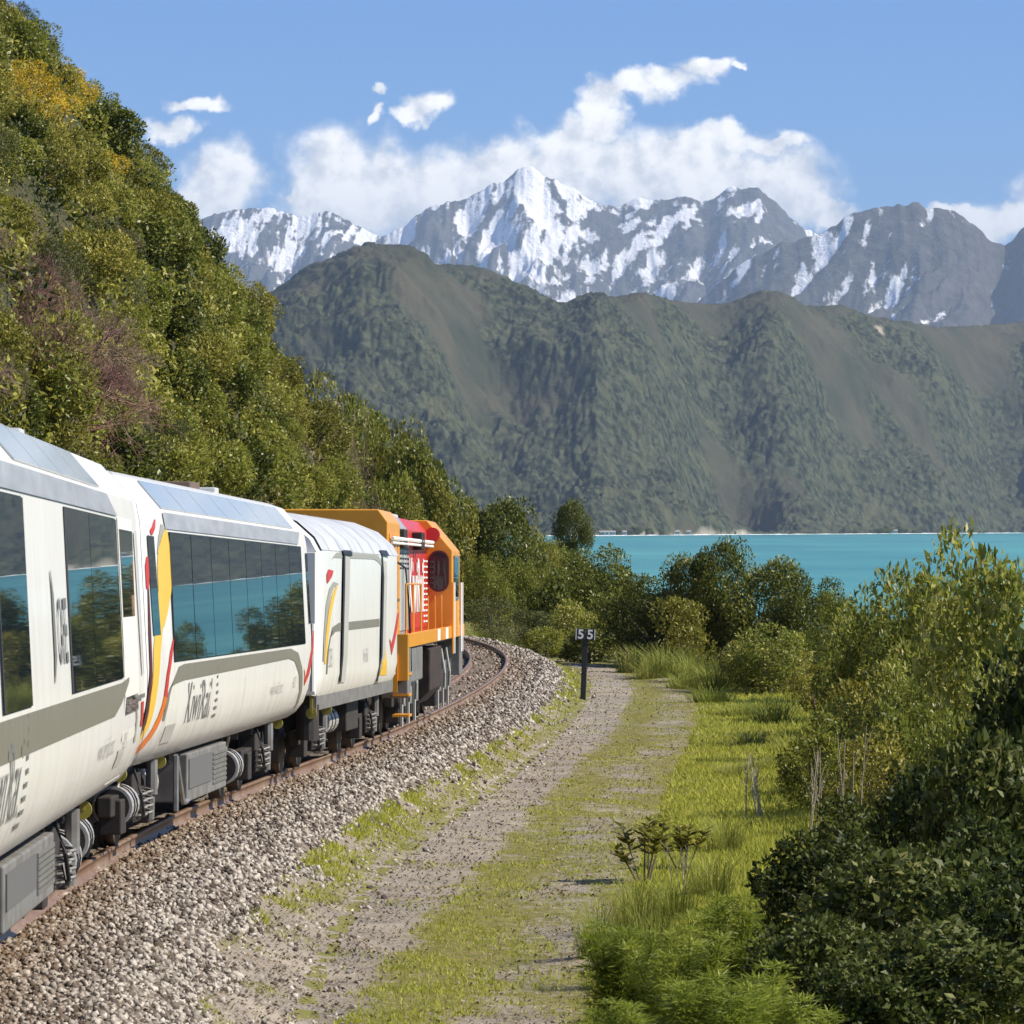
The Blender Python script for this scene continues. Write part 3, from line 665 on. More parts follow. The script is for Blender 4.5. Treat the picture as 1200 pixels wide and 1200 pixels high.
def pose(name, side_near, side_far, half, z_near=None, z_far=None):
    """Empty at the near end of a vehicle: origin on the track centre line at rail level, x forward, right side at y = -half"""
    (x0, y0), (x1, y1) = side_near, side_far
    fwd = Vector((x1 - x0, y1 - y0, 0)).normalized(); right = Vector((fwd.y, -fwd.x, 0))
    o2 = Vector((x0, y0, 0)) - right * half
    z0 = float(track_z(y0)); z1 = float(track_z(y1)); L = math.hypot(x1 - x0, y1 - y0)
    e = empty(name, (o2.x, o2.y, z0), (0, math.atan2(z0 - z1, L), math.atan2(fwd.y, fwd.x)))
    return e, math.hypot(L, z1 - z0)
def side_map(side_near, side_far):
    """picture pixel -> (x along the vehicle, z above rail) on its right-hand side plane"""
    (x0, y0), (x1, y1) = side_near, side_far
    k = (x1 - x0) / (y1 - y0)
    def f(px, py):
        t = (px - 600) / F; d = (x0 - k * y0) / (t - k)
        return ((d - y0) * math.hypot(1, k), CAMZ + (HZ - py) * d / F - float(track_z(d)))
    return f
class Side:
    """right-hand side skin of a vehicle: maps (x, z) on to its profile"""
    def __init__(s, prof, parent): s.zs = [q[1] for q in prof]; s.ys = [q[0] for q in prof]; s.parent = parent
    def at(s, x, z, off): return (x, -(float(np.interp(z, s.zs, s.ys)) + off), z)
    def strip(s, name, A, B, m, off=0.006, k=5, parent=None, dens=0.15):
        def fine(Q):
            out = [Q[0]]
            for a, b in zip(Q[:-1], Q[1:]): out += [(a[0] + (b[0] - a[0]) * i / 4, a[1] + (b[1] - a[1]) * i / 4) for i in range(1, 5)]
            return out
        A, B = fine(A), fine(B); V = []
        for (a, b) in zip(A, B):
            for i in range(k + 1):
                t = i / k; V.append(s.at(a[0] + (b[0] - a[0]) * t, a[1] + (b[1] - a[1]) * t, off))
        me = np_mesh(name, np.array(V), grid_faces(len(A), k + 1), True)
        return link(name, me, m, parent or s.parent)
    def rect(s, name, x0, x1, z0, z1, m, off=0.006, k=6, parent=None):
        return s.strip(name, [(x0, z1), (x1, z1)], [(x0, z0), (x1, z0)], m, off, k, parent)
    def text(s, name, body, x, z, size, m, off=0.009, stretch=1.0, bold=0.0, parent=None, shear=0.0):
        cu = bpy.data.curves.new(name, 'FONT'); cu.body = body; cu.size = size; cu.offset = bold; cu.shear = shear; cu.resolution_u = 3
        t = bpy.data.objects.new(name, cu); C.objects.link(t); bpy.context.view_layer.update()
        me = bpy.data.meshes.new_from_object(t.evaluated_get(bpy.context.evaluated_depsgraph_get()))
        bpy.data.objects.remove(t); bpy.data.curves.remove(cu)
        for v in me.vertices: v.co = s.at(x + v.co.x * stretch, z + v.co.y, off)
        me.materials.clear(); me.name = name
        return link(name, me, m, parent or s.parent)

# cross-section of a carriage, right half: (half-width, height above rail)
CPROF = [(1.06, 0.90), (1.17, 0.97), (1.27, 1.10), (1.335, 1.28), (1.37, 1.50), (1.38, 1.75), (1.38, 1.886), (1.31, 3.22), (1.275, 3.40), (1.00, 3.72), (0.80, 3.79), (0.40, 3.83), (0.0, 3.84)]
def body_shell(L, prof, name, m, parent, taper=0.18):
    loop = [(-y, z) for y, z in prof] + [(y, z) for y, z in prof[-2::-1]]
    n_ = len(loop); xs = [0, 0.05, 0.16, 0.4] + list(np.linspace(1.0, L - 1.0, 8)) + [L - 0.4, L - 0.16, L - 0.05, L]
    sc_ = [0.955, 0.975, 0.99, 1] + [1] * 8 + [1, 0.99, 0.975, 0.955]
    V = [(x, y * s_, 2.2 + (z - 2.2) * (0.5 + s_ / 2)) for x, s_ in zip(xs, sc_) for y, z in loop]
    Fc = [(i * n_ + j, i * n_ + (j + 1) % n_, (i + 1) * n_ + (j + 1) % n_, (i + 1) * n_ + j) for i in range(len(xs) - 1) for j in range(n_)]
    Fc += [tuple(range(n_))[::-1], tuple((len(xs) - 1) * n_ + j for j in range(n_))]
    me = bpy.data.meshes.new(name); me.from_pydata(V, [], Fc); me.update()
    bm = bmesh.new(); bm.from_mesh(me); bmesh.ops.recalc_face_normals(bm, faces=bm.faces); bm.to_mesh(me); bm.free()
    for q in me.polygons: q.use_smooth = len(q.vertices) == 4
    o = link(name, me, m, parent)
    md = o.modifiers.new('edges', 'EDGE_SPLIT'); md.split_angle = R(20)
    return o
def pane(name, parent, L, zlo, zhi, prof, m, thick=0.012, gap=0.0):
    """thin glass plate lying on the flat part of the profile between two heights, x from 0 to L"""
    a = (float(np.interp(zlo, [q[1] for q in prof], [q[0] for q in prof])), zlo); b = (float(np.interp(zhi, [q[1] for q in prof], [q[0] for q in prof])), zhi)
    n2 = Vector((b[1] - a[1], -(b[0] - a[0]))).normalized()
    pr = [(-(a[0] + n2.x * gap), a[1] + n2.y * gap), (-(b[0] + n2.x * gap), b[1] + n2.y * gap),
          (-(b[0] + n2.x * (gap + thick)), b[1] + n2.y * (gap + thick)), (-(a[0] + n2.x * (gap + thick)), a[1] + n2.y * (gap + thick))]
    return MB().prism(pr, 0, L).mesh(name)
def bogie(parent, xc, wheelbase=2.0, r=0.38):
    b = MB()
    for sgn in (-1, 1):
        b.box(xc - wheelbase / 2 - 0.42, xc + wheelbase / 2 + 0.42, sgn * 0.86 - 0.07, sgn * 0.86 + 0.07, 0.42, 0.62)
        b.box(xc - 0.30, xc + 0.30, sgn * 0.86 - 0.12, sgn * 0.86 + 0.12, 0.30, 0.80)
        for dx_ in (-wheelbase / 2, wheelbase / 2): b.box(xc + dx_ - 0.17, xc + dx_ + 0.17, sgn * 0.88 - 0.11, sgn * 0.88 + 0.11, 0.24, 0.58)
    b.box(xc - 0.25, xc + 0.25, -0.9, 0.9, 0.55, 0.86)
    f = b.build('bogie', DARK, parent, bevel=0.015)
    for dx_ in (-wheelbase / 2, wheelbase / 2):
        for sgn in (-1, 1):
            w = MB().tube([(xc + dx_, sgn * 0.50, r), (xc + dx_, sgn * 0.635, r)], r, 20); w.tube([(xc + dx_, sgn * 0.49, r), (xc + dx_, sgn * 0.52, r)], r + 0.03, 20)
            w.build('wheel', WHEEL, f)
        MB().tube([(xc + dx_, -0.5, r), (xc + dx_, 0.5, r)], 0.07, 8).build('axle', WHEEL, f)
    for dx_ in (-0.22, 0.22):      # coil springs
        pts = [(xc + dx_ + 0.085 * math.cos(t), -1.02 + 0.085 * math.sin(t), 0.34 + t * 0.011) for t in np.linspace(0, 8 * math.pi, 60)]
        MB().tube(pts, 0.016, 5).build('spring', GREYBOX, f)
    # damper, brake rod and air hose hanging at the side
    MB().tube([(xc + 0.52, -1.04, 0.30), (xc + 0.50, -1.06, 0.86)], 0.045, 8).tube([(xc + 0.50, -1.06, 0.55), (xc + 0.50, -1.06, 0.90)], 0.06, 8).build('damper', GREYBOX, f)
    MB().tube([(xc - 0.55, -1.02, 0.86), (xc - 0.60, -1.10, 0.62), (xc - 0.52, -1.12, 0.42), (xc - 0.40, -1.10, 0.38), (xc - 0.34, -1.06, 0.52)], 0.018, 6).build('hose', GASKET, f)
    return f
def air_tank(parent, x0, y, z, r, L):
    t = MB().tube([(x0, y, z), (x0 + 0.03, y, z), (x0 + L, y, z), (x0 + L + 0.03, y, z)], r, 22).build('air_tank', TANK, parent, smooth=False)
    MB().tube([(x0 - 0.012, y, z), (x0 + 0.002, y, z)], r * 0.86, 22).build('end_plate', DARK, t)
    for q in (0.28, 0.62): MB().tube([(x0 + L * q, y, z), (x0 + L * q + 0.035, y, z)], r * 1.05, 22, True).build('tank_band', GASKET, t)
    MB().tube([(x0 + 0.05, y - 0.05, z + r), (x0 - 0.05, y - 0.10, z + r + 0.16), (x0 + 0.05, y - 0.08, z + r + 0.28), (x0 + 0.25, y, z + r + 0.3)], 0.02, 6).build('pipe', STEEL, t)
    return t
def louvre_box(parent, x0, x1, y, z0, z1):
    b = MB().box(x0, x1, y, y + 0.7, z0, z1).build('equipment_box', GREYBOX, parent, bevel=0.015)
    xm = x0 + (x1 - x0) * 0.62
    MB().box(x0 + 0.10, xm - 0.12, y - 0.012, y, z0 + 0.14, z1 - 0.06).build('access_panel', mat('panel_dark_grey', (0.12, 0.12, 0.12), 0.6), b)
    nl = 7
    for i in range(nl):
        zc = z0 + 0.08 + (z1 - z0 - 0.14) * (i + 0.5) / nl
        MB().box(xm + 0.03, x1 - 0.06, y - 0.014, y - 0.002, zc - 0.018, zc + 0.012).build('louvre', STEEL, b)
    return b
def underframe(parent, L, boxes, tanks, bogies, half=1.0):
    b = MB().box(0.25, L - 0.25, -0.42, 0.42, 0.72, 0.93)
    for x in np.arange(1.5, L - 1, 1.6): b.box(x, x + 0.08, -half, half, 0.80, 0.92)
    b.build('underframe', DARK, parent)
    for x in bogies: bogie(parent, x)
    for (a, c, z0) in boxes: louvre_box(parent, a, c, -1.12, z0, 0.86)
    for (x, y, z, r, l_) in tanks: air_tank(parent, x, y, z, r, l_)
def hook_disc(parent, x, y, z, r=0.075):
    MB().tube([(x - 0.02, y, z), (x + 0.02, y, z)], r, 16).box(x - 0.03, x + 0.03, y - 0.02, y + 0.02, z, z + 0.24).build('tow_hook', OLIVEY, parent)
def coupler(parent, x, d=1):
    b = MB().box(min(x, x + d * 0.75), max(x, x + d * 0.75), -0.12, 0.12, 0.66, 0.90).box(min(x + d * 0.55, x + d * 0.85), max(x + d * 0.55, x + d * 0.85), -0.22, 0.22, 0.62, 0.94)
    b.build('coupler', DARK, parent, bevel=0.02)
    for y in (-0.5, -0.62):
        MB().tube([(x, y, 0.9), (x + d * 0.3, y - 0.03, 0.55), (x + d * 0.6, y - 0.05, 0.45), (x + d * 0.95, y - 0.03, 0.62), (x + d * 1.2, y, 0.9)], 0.028, 6).build('brake_hose', GASKET, parent)
def gangway(parent, x, d):
    MB().box(min(x, x + d), max(x, x + d), -0.62, 0.62, 0.98, 3.3).build('gangway', GASKET, parent)

# ------------------------------------------------------------------ lounge carriage (second from the photographer)
def near_x(Y): return (-3.447 + 0.0447 * (Y - 38))
def carriage_glazed():
    n0, n1 = (near_x(37.7), 37.7), (near_x(54.6), 54.6)
    c, L = pose('passenger_carriage', n0, n1, 1.38)
    q = side_map(n0, n1)
    tag(c, 'white carriage with eight unbroken tinted window panes between cafe carriage and van', 'carriage', 'train carriages')
    S = Side(CPROF, c)
    body_shell(L, CPROF, 'body', CREAM, c)
    for xs_ in (1.75, 5.4, 8.6, 11.8, 15.2): S.strip('panel_seam', [(xs_, z_) for z_ in (0.98, 1.3, 1.62)], [(xs_ + 0.014, z_) for z_ in (0.98, 1.3, 1.62)], SEAM, 0.003, 1)
    w0, w1 = q(204, 700)[0], q(357, 700)[0]
    S.strip('window_surround', [(w0 - 0.04, 3.20), (w1 + 0.04, 3.20)], [(w0 - 0.04, 1.90), (w1 + 0.04, 1.90)], GASKET, 0.004)
    nP = 8; pl = (w1 - w0) / nP
    pm = pane('window_pane', c, pl - 0.035, 1.91, 3.19, CPROF, GLASS, 0.01, 0.006); pm.materials.append(GLASS)
    for i in range(nP):
        o = link('window_pane', pm, None, c); o.location.x = w0 + i * pl + 0.017; o.rotation_euler.z = R(random.uniform(-0.10, 0.10)) * 0.6
    S.strip('cornice', [(w0 - 0.25, 3.39), (w1 + 0.15, 3.39)], [(w0 - 0.25, 3.225), (w1 - 0.35, 3.225)], CORNICE, 0.012)
    g0, g1 = w0 - 0.15, w1 - 0.4; k = 7; gl = (g1 - g0) / k
    sm = pane('skylight_pane', c, gl - 0.04, 3.425, 3.70, CPROF, SKYGLASS, 0.012, 0.004); sm.materials.append(SKYGLASS)
    for i in range(k):
        o = link('skylight_pane', sm, None, c); o.location.x = g0 + i * gl
    # olive band under the windows, turning down at both ends
    A = [q(*v) for v in ((196, 845), (199, 815), (203, 797), (209, 781), (215, 778), (340, 760), (349, 765), (354, 782), (357, 805), (359, 830))]
    B = [q(*v) for v in ((193.5, 845), (195, 820), (199, 806), (206, 801), (216, 797), (338, 772), (345, 775), (350, 788), (354, 808), (356.5, 830))]
    S.strip('waist_band', A, B, BAND, 0.006)
    # livery at the near end
    S.strip('yellow_flash', [q(*v) for v in ((202, 618), (197, 626), (191, 645), (189, 665), (189, 690), (186, 720), (180, 760), (178, 800), (173, 848), (166, 884))],
            [q(*v) for v in ((202.5, 618), (204.5, 640), (205.5, 665), (204, 685), (199, 705), (193, 730), (188, 765), (184.5, 805), (180, 845), (170, 882))], YELLOW, 0.006)
    S.strip('amber_flash', [q(*v) for v in ((204, 676), (200, 690), (195, 715), (192, 735))], [q(*v) for v in ((205.5, 678), (203.5, 695), (198, 720), (193.5, 735))], YELLOW, 0.007)
    S.strip('red_flash', [q(*v) for v in ((203.5, 748), (199, 764), (194.5, 790), (192, 816))], [q(*v) for v in ((204, 750), (201.5, 768), (197.5, 792), (195.5, 818))], RED, 0.008)
    S.strip('orange_flash', [q(*v) for v in ((192, 816), (188, 838), (180, 862), (168, 886))], [q(*v) for v in ((195.5, 818), (192, 842), (185, 866), (173, 889))], ORANGE, 0.008)
    S.strip('maroon_flash', [q(*v) for v in ((176.5, 690), (175, 740), (174.5, 790), (171, 845), (164, 880))], [q(*v) for v in ((178, 690), (178, 740), (177.5, 792), (174.5, 847), (166.5, 883))], MAROON, 0.007)  # maroon stripe that also paints in the dark shading of the carriage gap
    S.strip('red_panel', [q(*v) for v in ((177, 652), (175, 662), (175, 690))], [q(*v) for v in ((179.5, 652), (180, 665), (178, 690))], RED, 0.007)
    S.strip('emblem', [q(*v) for v in ((190, 608), (186, 616), (182.5, 621), (183, 626))], [q(*v) for v in ((191, 609), (189, 618), (186.5, 624), (185, 627))], RED, 0.007)
    S.strip('vestibule_window', [q(178.5, 627), q(186.5, 628.5)], [q(180.5, 745), q(189, 744)], GLASS, 0.009)
    S.strip('grey_flash', [q(*v) for v in ((196, 614), (192, 630), (189.5, 650))], [q(*v) for v in ((202.5, 616), (195, 630), (190, 650))], GREYSTRIPE, 0.0055)
    # far end
    S.strip('end_window', [q(362, 648), q(364.3, 648.5)], [q(362.3, 731), q(364.6, 730.5)], GLASS, 0.009)
    S.strip('red_hook', [q(*v) for v in ((366.6, 738), (364.3, 760), (361, 782), (358, 797))], [q(*v) for v in ((367.8, 740), (366, 765), (363, 790), (359, 804))], RED, 0.007)
    S.strip('red_hook_tip', [q(356, 783), q(358, 797)], [q(357.5, 787), q(359, 803)], RED, 0.0075)
    # lettering
    x, z = q(220, 848); S.text('lettering', 'KiwiRail', x, z, 0.62, INK, stretch=1.05, bold=-0.004)
    xr = q(253, 830)[0]
    for i in range(9): S.rect('fern_leaf', xr + 0.02 + 0.012 * i, xr + 0.30 - 0.028 * i, 1.24 + i * 0.085, 1.275 + i * 0.085, INK, 0.009, 2)
    x, z = q(319, 815); S.text('lettering', 'www.kiwirail.co.nz', x, z, 0.24, INKLIGHT, stretch=0.8)
    x, z = q(345, 806); S.text('lettering', '4231', x, z, 0.22, INKLIGHT)
    x, z = q(199, 866); S.rect('data_panel', x, x + 0.75, z - 0.05, z + 0.13, INKLIGHT, 0.007)
    # roof hatch, door, gangways, running gear
    MB().box(L * 0.62, L * 0.62 + 0.9, -0.5, 0.1, 3.8, 3.93).build('roof_vent', mat('vent_brown', (0.12, 0.08, 0.06), 0.7), c, bevel=0.02)
    MB().box(L * 0.72, L * 0.72 + 0.35, -0.6, -0.3, 3.79, 3.90).build('roof_vent', ROOFGREY, c, bevel=0.02)
    S.strip('step', [q(166, 893), q(180, 890)], [q(167, 897), q(181, 894)], STEEL, 0.02)
    gangway(c, -0.02, -0.95); coupler(c, 0.1, -1); gangway(c, L - 0.02, 0.85)
    gx0, gx1 = q(226, 880)[0] + 0.9, q(283, 880)[0] + 1.3
    underframe(c, L, [(5.3, 8.9, 0.34)], [(1.5, -0.86, 0.50, 0.20, 0.5), (3.3, -0.72, 0.62, 0.25, 0.8), (10.6, -0.86, 0.48, 0.21, 0.55)], [2.4, L - 3.3])
    for xx in (1.0, 3.9, L - 1.1): hook_disc(c, xx, -1.0, 0.84)
    MB().tube([(4.35, -1.12, 0.88), (4.95, -1.12, 0.36)], 0.03, 6).tube([(4.95, -1.12, 0.36), (5.3, -1.12, 0.36)], 0.03, 6).tube([(4.35, -1.12, 0.88), (4.35, -1.12, 0.30)], 0.03, 6).build('bracket', STEEL, c)
    return c
carriage_glazed()

# ------------------------------------------------------------------ cafe carriage (nearest)
def carriage_cafe():
    fx = lambda Y: -2.917 - 0.0255 * (Y - 22.98)
    n0, n1 = (fx(17.0), 17.0), (fx(35.6), 35.6)
    c, L = pose('cafe_carriage', n0, n1, 1.38)
    q = side_map(n0, n1)
    tag(c, 'white carriage marked CAFE on a panel between dark windows', 'carriage', 'train carriages')
    S = Side(CPROF, c)
    body_shell(L, CPROF, 'body', CREAM, c)
    for xs_ in (5.4, 8.4, 11.4, 14.4, 16.4): S.strip('panel_seam', [(xs_, z_) for z_ in (0.98, 1.3, 1.62)], [(xs_ + 0.012, z_) for z_ in (0.98, 1.3, 1.62)], SEAM, 0.003, 1)
    xs = [q(px, 700)[0] for px in (3.5, 36, 84, 143, 147, 161)]
    spans = [(0.9, 2.2), (2.25, 3.55), (3.6, 4.9), (xs[0], xs[1] - 0.02), (xs[2] + 0.02, xs[2] + (xs[3] - xs[2]) * 0.42), (xs[2] + (xs[3] - xs[2]) * 0.42 + 0.03, xs[3])]
    S.strip('window_surround', [(xs[0] - 0.06, 3.20), (xs[1], 3.20)], [(xs[0] - 0.06, 1.90), (xs[1], 1.90)], GASKET, 0.004)
    S.strip('window_surround', [(xs[2], 3.20), (xs[3] + 0.03, 3.20)], [(xs[2], 1.90), (xs[3] + 0.03, 1.90)], GASKET, 0.004)
    for (a, b) in spans:
        me = pane('window_pane', c, b - a, 1.91, 3.19, CPROF, GLASS, 0.01, 0.006); me.materials.append(GLASS)
        link('window_pane', me, None, c).location.x = a
    me = pane('door_pane', c, xs[5] - xs[4], 1.60, 3.12, CPROF, GLASS, 0.01, 0.006); me.materials.append(GLASS)
    d0 = S.rect('door', xs[4] - 0.12, xs[5] + 0.12, 1.02, 3.22, DOORWHITE, 0.006)
    o = link('door_pane', me, None, d0); o.location.x = xs[4]
    S.strip('door_rail', [q(163.5, 622), q(165, 622)], [q(165, 790), q(166.5, 789)], INKLIGHT, 0.02, parent=d0)
    S.strip('door_handle', [q(157, 815), q(166, 812)], [q(157, 820), q(166, 817)], STEEL, 0.03, parent=d0)
    S.strip('cornice', [(0.8, 3.39), (xs[3] - 0.5, 3.39), (xs[3] - 0.1, 3.30)], [(0.8, 3.225), (xs[3] - 0.5, 3.225), (xs[3] + 0.25, 3.225)], CORNICE, 0.012)
    g0, g1 = q(38, 560)[0], xs[3] - 0.9; k = 4; gl = (g1 - g0) / k
    sm = pane('skylight_pane', c, gl - 0.04, 3.425, 3.70, CPROF, SKYGLASS, 0.012, 0.004); sm.materials.append(SKYGLASS)
    for i in range(k): link('skylight_pane', sm, None, c).location.x = g0 + i * gl
    # waist band sweeping back up to the door
    S.strip('waist_band', [(0.6, 1.87), (xs[3] - 0.8, 1.87), (xs[3] - 0.1, 1.87), (xs[4] + 0.35, 1.90)], [(0.6, 1.62), (xs[3] - 0.8, 1.62), (xs[3] - 0.1, 1.70), (xs[4] + 0.35, 1.86)], BAND, 0.006)
    # lettering
    x, z = q(70.5, 777); S.text('lettering', 'CAFE', x, z, 0.62, INK, stretch=0.50, bold=0.010)
    xf, zf = q(64.0, 779)
    S.strip('fork_emblem', [(xf, zf - 0.12), (xf + 0.06, zf + 0.05), (xf + 0.07, zf + 0.45), (xf + 0.02, zf + 0.62)], [(xf + 0.05, zf - 0.12), (xf + 0.24, zf + 0.05), (xf + 0.22, zf + 0.45), (xf + 0.07, zf + 0.62)], INK, 0.009)
    x, z = q(-8, 975); S.text('lettering', 'KiwiRail', x - 0.25, z - 0.02, 0.70, INK, stretch=0.9, bold=-0.003)
    xr = q(30, 950)[0]
    for i in range(9): S.rect('fern_leaf', xr + 0.012 * i, xr + 0.30 - 0.028 * i, 1.16 + i * 0.085, 1.195 + i * 0.085, INK, 0.009, 2)
    x, z = q(119, 893); S.text('lettering', 'www.kiwirail.co.nz', x, z, 0.25, INKLIGHT, stretch=0.85)
    x, z = q(148, 878); S.text('lettering', '4231', x, z, 0.2, INKLIGHT)
    x, z = q(143, 894); S.rect('data_panel', x, x + 0.7, z - 0.05, z + 0.1, INKLIGHT, 0.007)
    S.strip('grey_flash', [q(*v) for v in ((158, 815), (160, 840), (161, 870))], [q(*v) for v in ((159.5, 815), (162, 840), (163, 870))], GREYSTRIPE, 0.006)
    S.strip('red_panel', [q(165.5, 822), q(166, 850)], [q(168.5, 822), q(168, 852)], RED, 0.007)
    MB().box(L * 0.74, L * 0.74 + 1.0, -0.5, 0.1, 3.8, 3.94).build('roof_vent', mat('vent_brown', (0.12, 0.08, 0.06), 0.7), c, bevel=0.02)
    MB().box(L * 0.81, L * 0.81 + 0.3, -0.6, -0.3, 3.79, 3.92).build('roof_vent', ROOFGREY, c, bevel=0.02)
    S.strip('end_gap_line', [(L - 0.10, z_) for z_ in np.linspace(0.95, 3.83, 14)], [(L - 0.02, z_) for z_ in np.linspace(0.95, 3.83, 14)], GASKET, 0.004, 1)  # black strip added to paint the dark gap between the carriages
    gangway(c, L - 0.02, 0.9); coupler(c, L - 0.1, 1)
    underframe(c, L, [(8.6, 12.2, 0.42)], [(14.35, -0.88, 0.50, 0.22, 0.6), (16.9, -0.80, 0.5, 0.2, 0.55)], [2.5, L - 4.6])
    hook_disc(c, L - 2.4, -1.0, 0.80, 0.08)
    return c
carriage_cafe()

# ------------------------------------------------------------------ baggage van
VPROF = [(1.22, 1.12), (1.26, 1.20), (1.30, 1.4), (1.30, 3.18), (1.20, 3.36), (0.95, 3.58), (0.55, 3.74), (0.0, 3.80)]
def baggage_van():
    n0, n1 = (-2.693, 56.3), (-1.905, 67.4)
    c, L = pose('baggage_van', n0, n1, 1.30)
    q = side_map(n0, n1)
    tag(c, 'white windowless baggage van with two vertical door tracks behind the locomotive', 'van')
    S = Side(VPROF, c)
    body_shell(L, VPROF, 'body', CREAM, c)
    # grey arched roof skin with ribs
    rp = [(y + 0.006, z + 0.008) for y, z in VPROF[3:]]
    loop = [(-y, z) for y, z in rp] + [(y, z) for y, z in rp[-2::-1]]
    V = [(x, y, z) for x in (0.1, L - 0.1) for y, z in loop]
    link('roof', np_mesh('roof', np.array(V), grid_faces(2, len(loop)), True), ROOFGREY, c)
    for x in np.linspace(1.0, L - 1.0, 7):
        V = [(xx, y * 1.004, z + 0.012) for xx in (x, x + 0.05) for y, z in loop]
        link('roof_rib', np_mesh('roof_rib', np.array(V), grid_faces(2, len(loop)), True), ROOFGREY, c)
    for (pa, pb) in ((402, 409), (448, 453)):
        d = S.strip('door_track', [q(pa, 647), q(pb, 647)], [q(pa - 3, 800), q(pb - 4, 799)], INKLIGHT, 0.02)
        S.strip('door_seal', [q(pa - 1.5, 646), q(pa + 0.6, 646)], [q(pa - 4.5, 799), q(pa - 2.6, 799)], GASKET, 0.03, parent=d)
        S.strip('track_cap', [q(pa - 3, 644.5), q(pb + 1, 645)], [q(pa - 2, 650), q(pb + 1, 652)], GASKET, 0.032, parent=d)
    S.strip('waist_band', [q(*v) for v in ((383, 790), (385, 760), (389, 735), (396, 730), (444, 725))], [q(*v) for v in ((381.5, 790), (383, 765), (386, 748), (393, 740), (444, 734))], BAND, 0.007)
    S.strip('upper_band', [q(*v) for v in ((388, 655), (393, 648), (402, 646), (440, 647.5), (445, 655), (447, 662))], [q(*v) for v in ((387, 656), (391, 653.5), (400, 654), (438, 655.5), (443, 659), (446, 663))], GREYSTRIPE, 0.007)
    S.strip('grey_flash', [q(*v) for v in ((396, 684), (390, 681.5), (385, 690), (381, 710), (379, 740), (378, 775))], [q(*v) for v in ((395, 687), (391, 688), (387, 697), (384, 715), (381, 742), (379.5, 775))], GREYSTRIPE, 0.007)
    S.strip('yellow_flash', [q(*v) for v in ((393.5, 686), (388, 698), (384, 718), (381, 745), (379.5, 778))], [q(*v) for v in ((395, 686), (391, 702), (387, 722), (384, 748), (381.5, 778))], YELLOW, 0.008)
    S.strip('red_mark', [q(*v) for v in ((384, 667), (381.8, 673), (382, 682))], [q(*v) for v in ((390, 669), (388, 676), (383, 684))], RED, 0.008)
    S.strip('red_hook', [q(*v) for v in ((465.5, 717), (462, 738), (459, 752), (457.5, 763))], [q(*v) for v in ((466.8, 720), (464, 742), (461, 757), (458.3, 768))], RED, 0.008)
    S.strip('red_hook_tip', [q(455.5, 748), q(457.5, 762)], [q(457.8, 752), q(458.3, 767)], RED, 0.009)
    S.strip('yellow_foot', [q(*v) for v in ((449, 760), (447, 780), (446, 792))], [q(*v) for v in ((451.5, 760), (453, 780), (455, 791))], YELLOW, 0.008)
    x, z = q(425, 776); S.text('lettering', 'KiwiRail', x, z, 0.32, INKLIGHT, stretch=0.7)
    x, z = q(385, 782); S.text('lettering', '2381', x, z, 0.4, INKLIGHT, stretch=0.6)
    # dark end gangway and white end pillar towards the carriage
    MB().box(-0.75, -0.02, -0.72, 0.72, 1.1, 3.25).build('gangway', mat('gangway_rubber', (0.045, 0.047, 0.05), 0.7), c)
    MB().box(-0.10, -0.02, -1.24, -0.80, 1.15, 3.15).build('end_pillar', DOORWHITE, c, bevel=0.01)
    MB().tube([(-0.25, -1.22, 1.2), (-0.25, -1.22, 2.15)], 0.035, 8).build('grab_rail', DOORWHITE, c)
    MB().tube([(L + 0.12, -1.2, 1.2), (L + 0.12, -1.2, 2.35)], 0.03, 8).build('grab_rail', DOORWHITE, c)
    S2 = MB().box(0.2, L - 0.2, -1.22, -1.12, 0.92, 1.16).build('side_sill', GREYBOX, c)
    for xx in (0.2, 2.0): hook_disc(c, xx, -1.15, 0.88, 0.08)
    b = MB().box(0.3, L - 0.3, -0.5, 0.5, 0.7, 1.0); b.build('underframe', DARK, c)
    bogie(c, 1.9); bogie(c, L - 2.0)
    air_tank(c, 4.4, -0.7, 0.62, 0.22, 1.2)
    MB().box(6.0, 7.6, -1.0, 0.6, 0.42, 0.98).build('battery_box', DARK, c, bevel=0.02)
    MB().tube([(0.35, -1.08, 0.5), (0.35, -1.08, 1.0)], 0.16, 14).build('brake_cylinder', DARK, c)
    coupler(c, 0.0, -1); coupler(c, L, 1)
    return c
baggage_van()

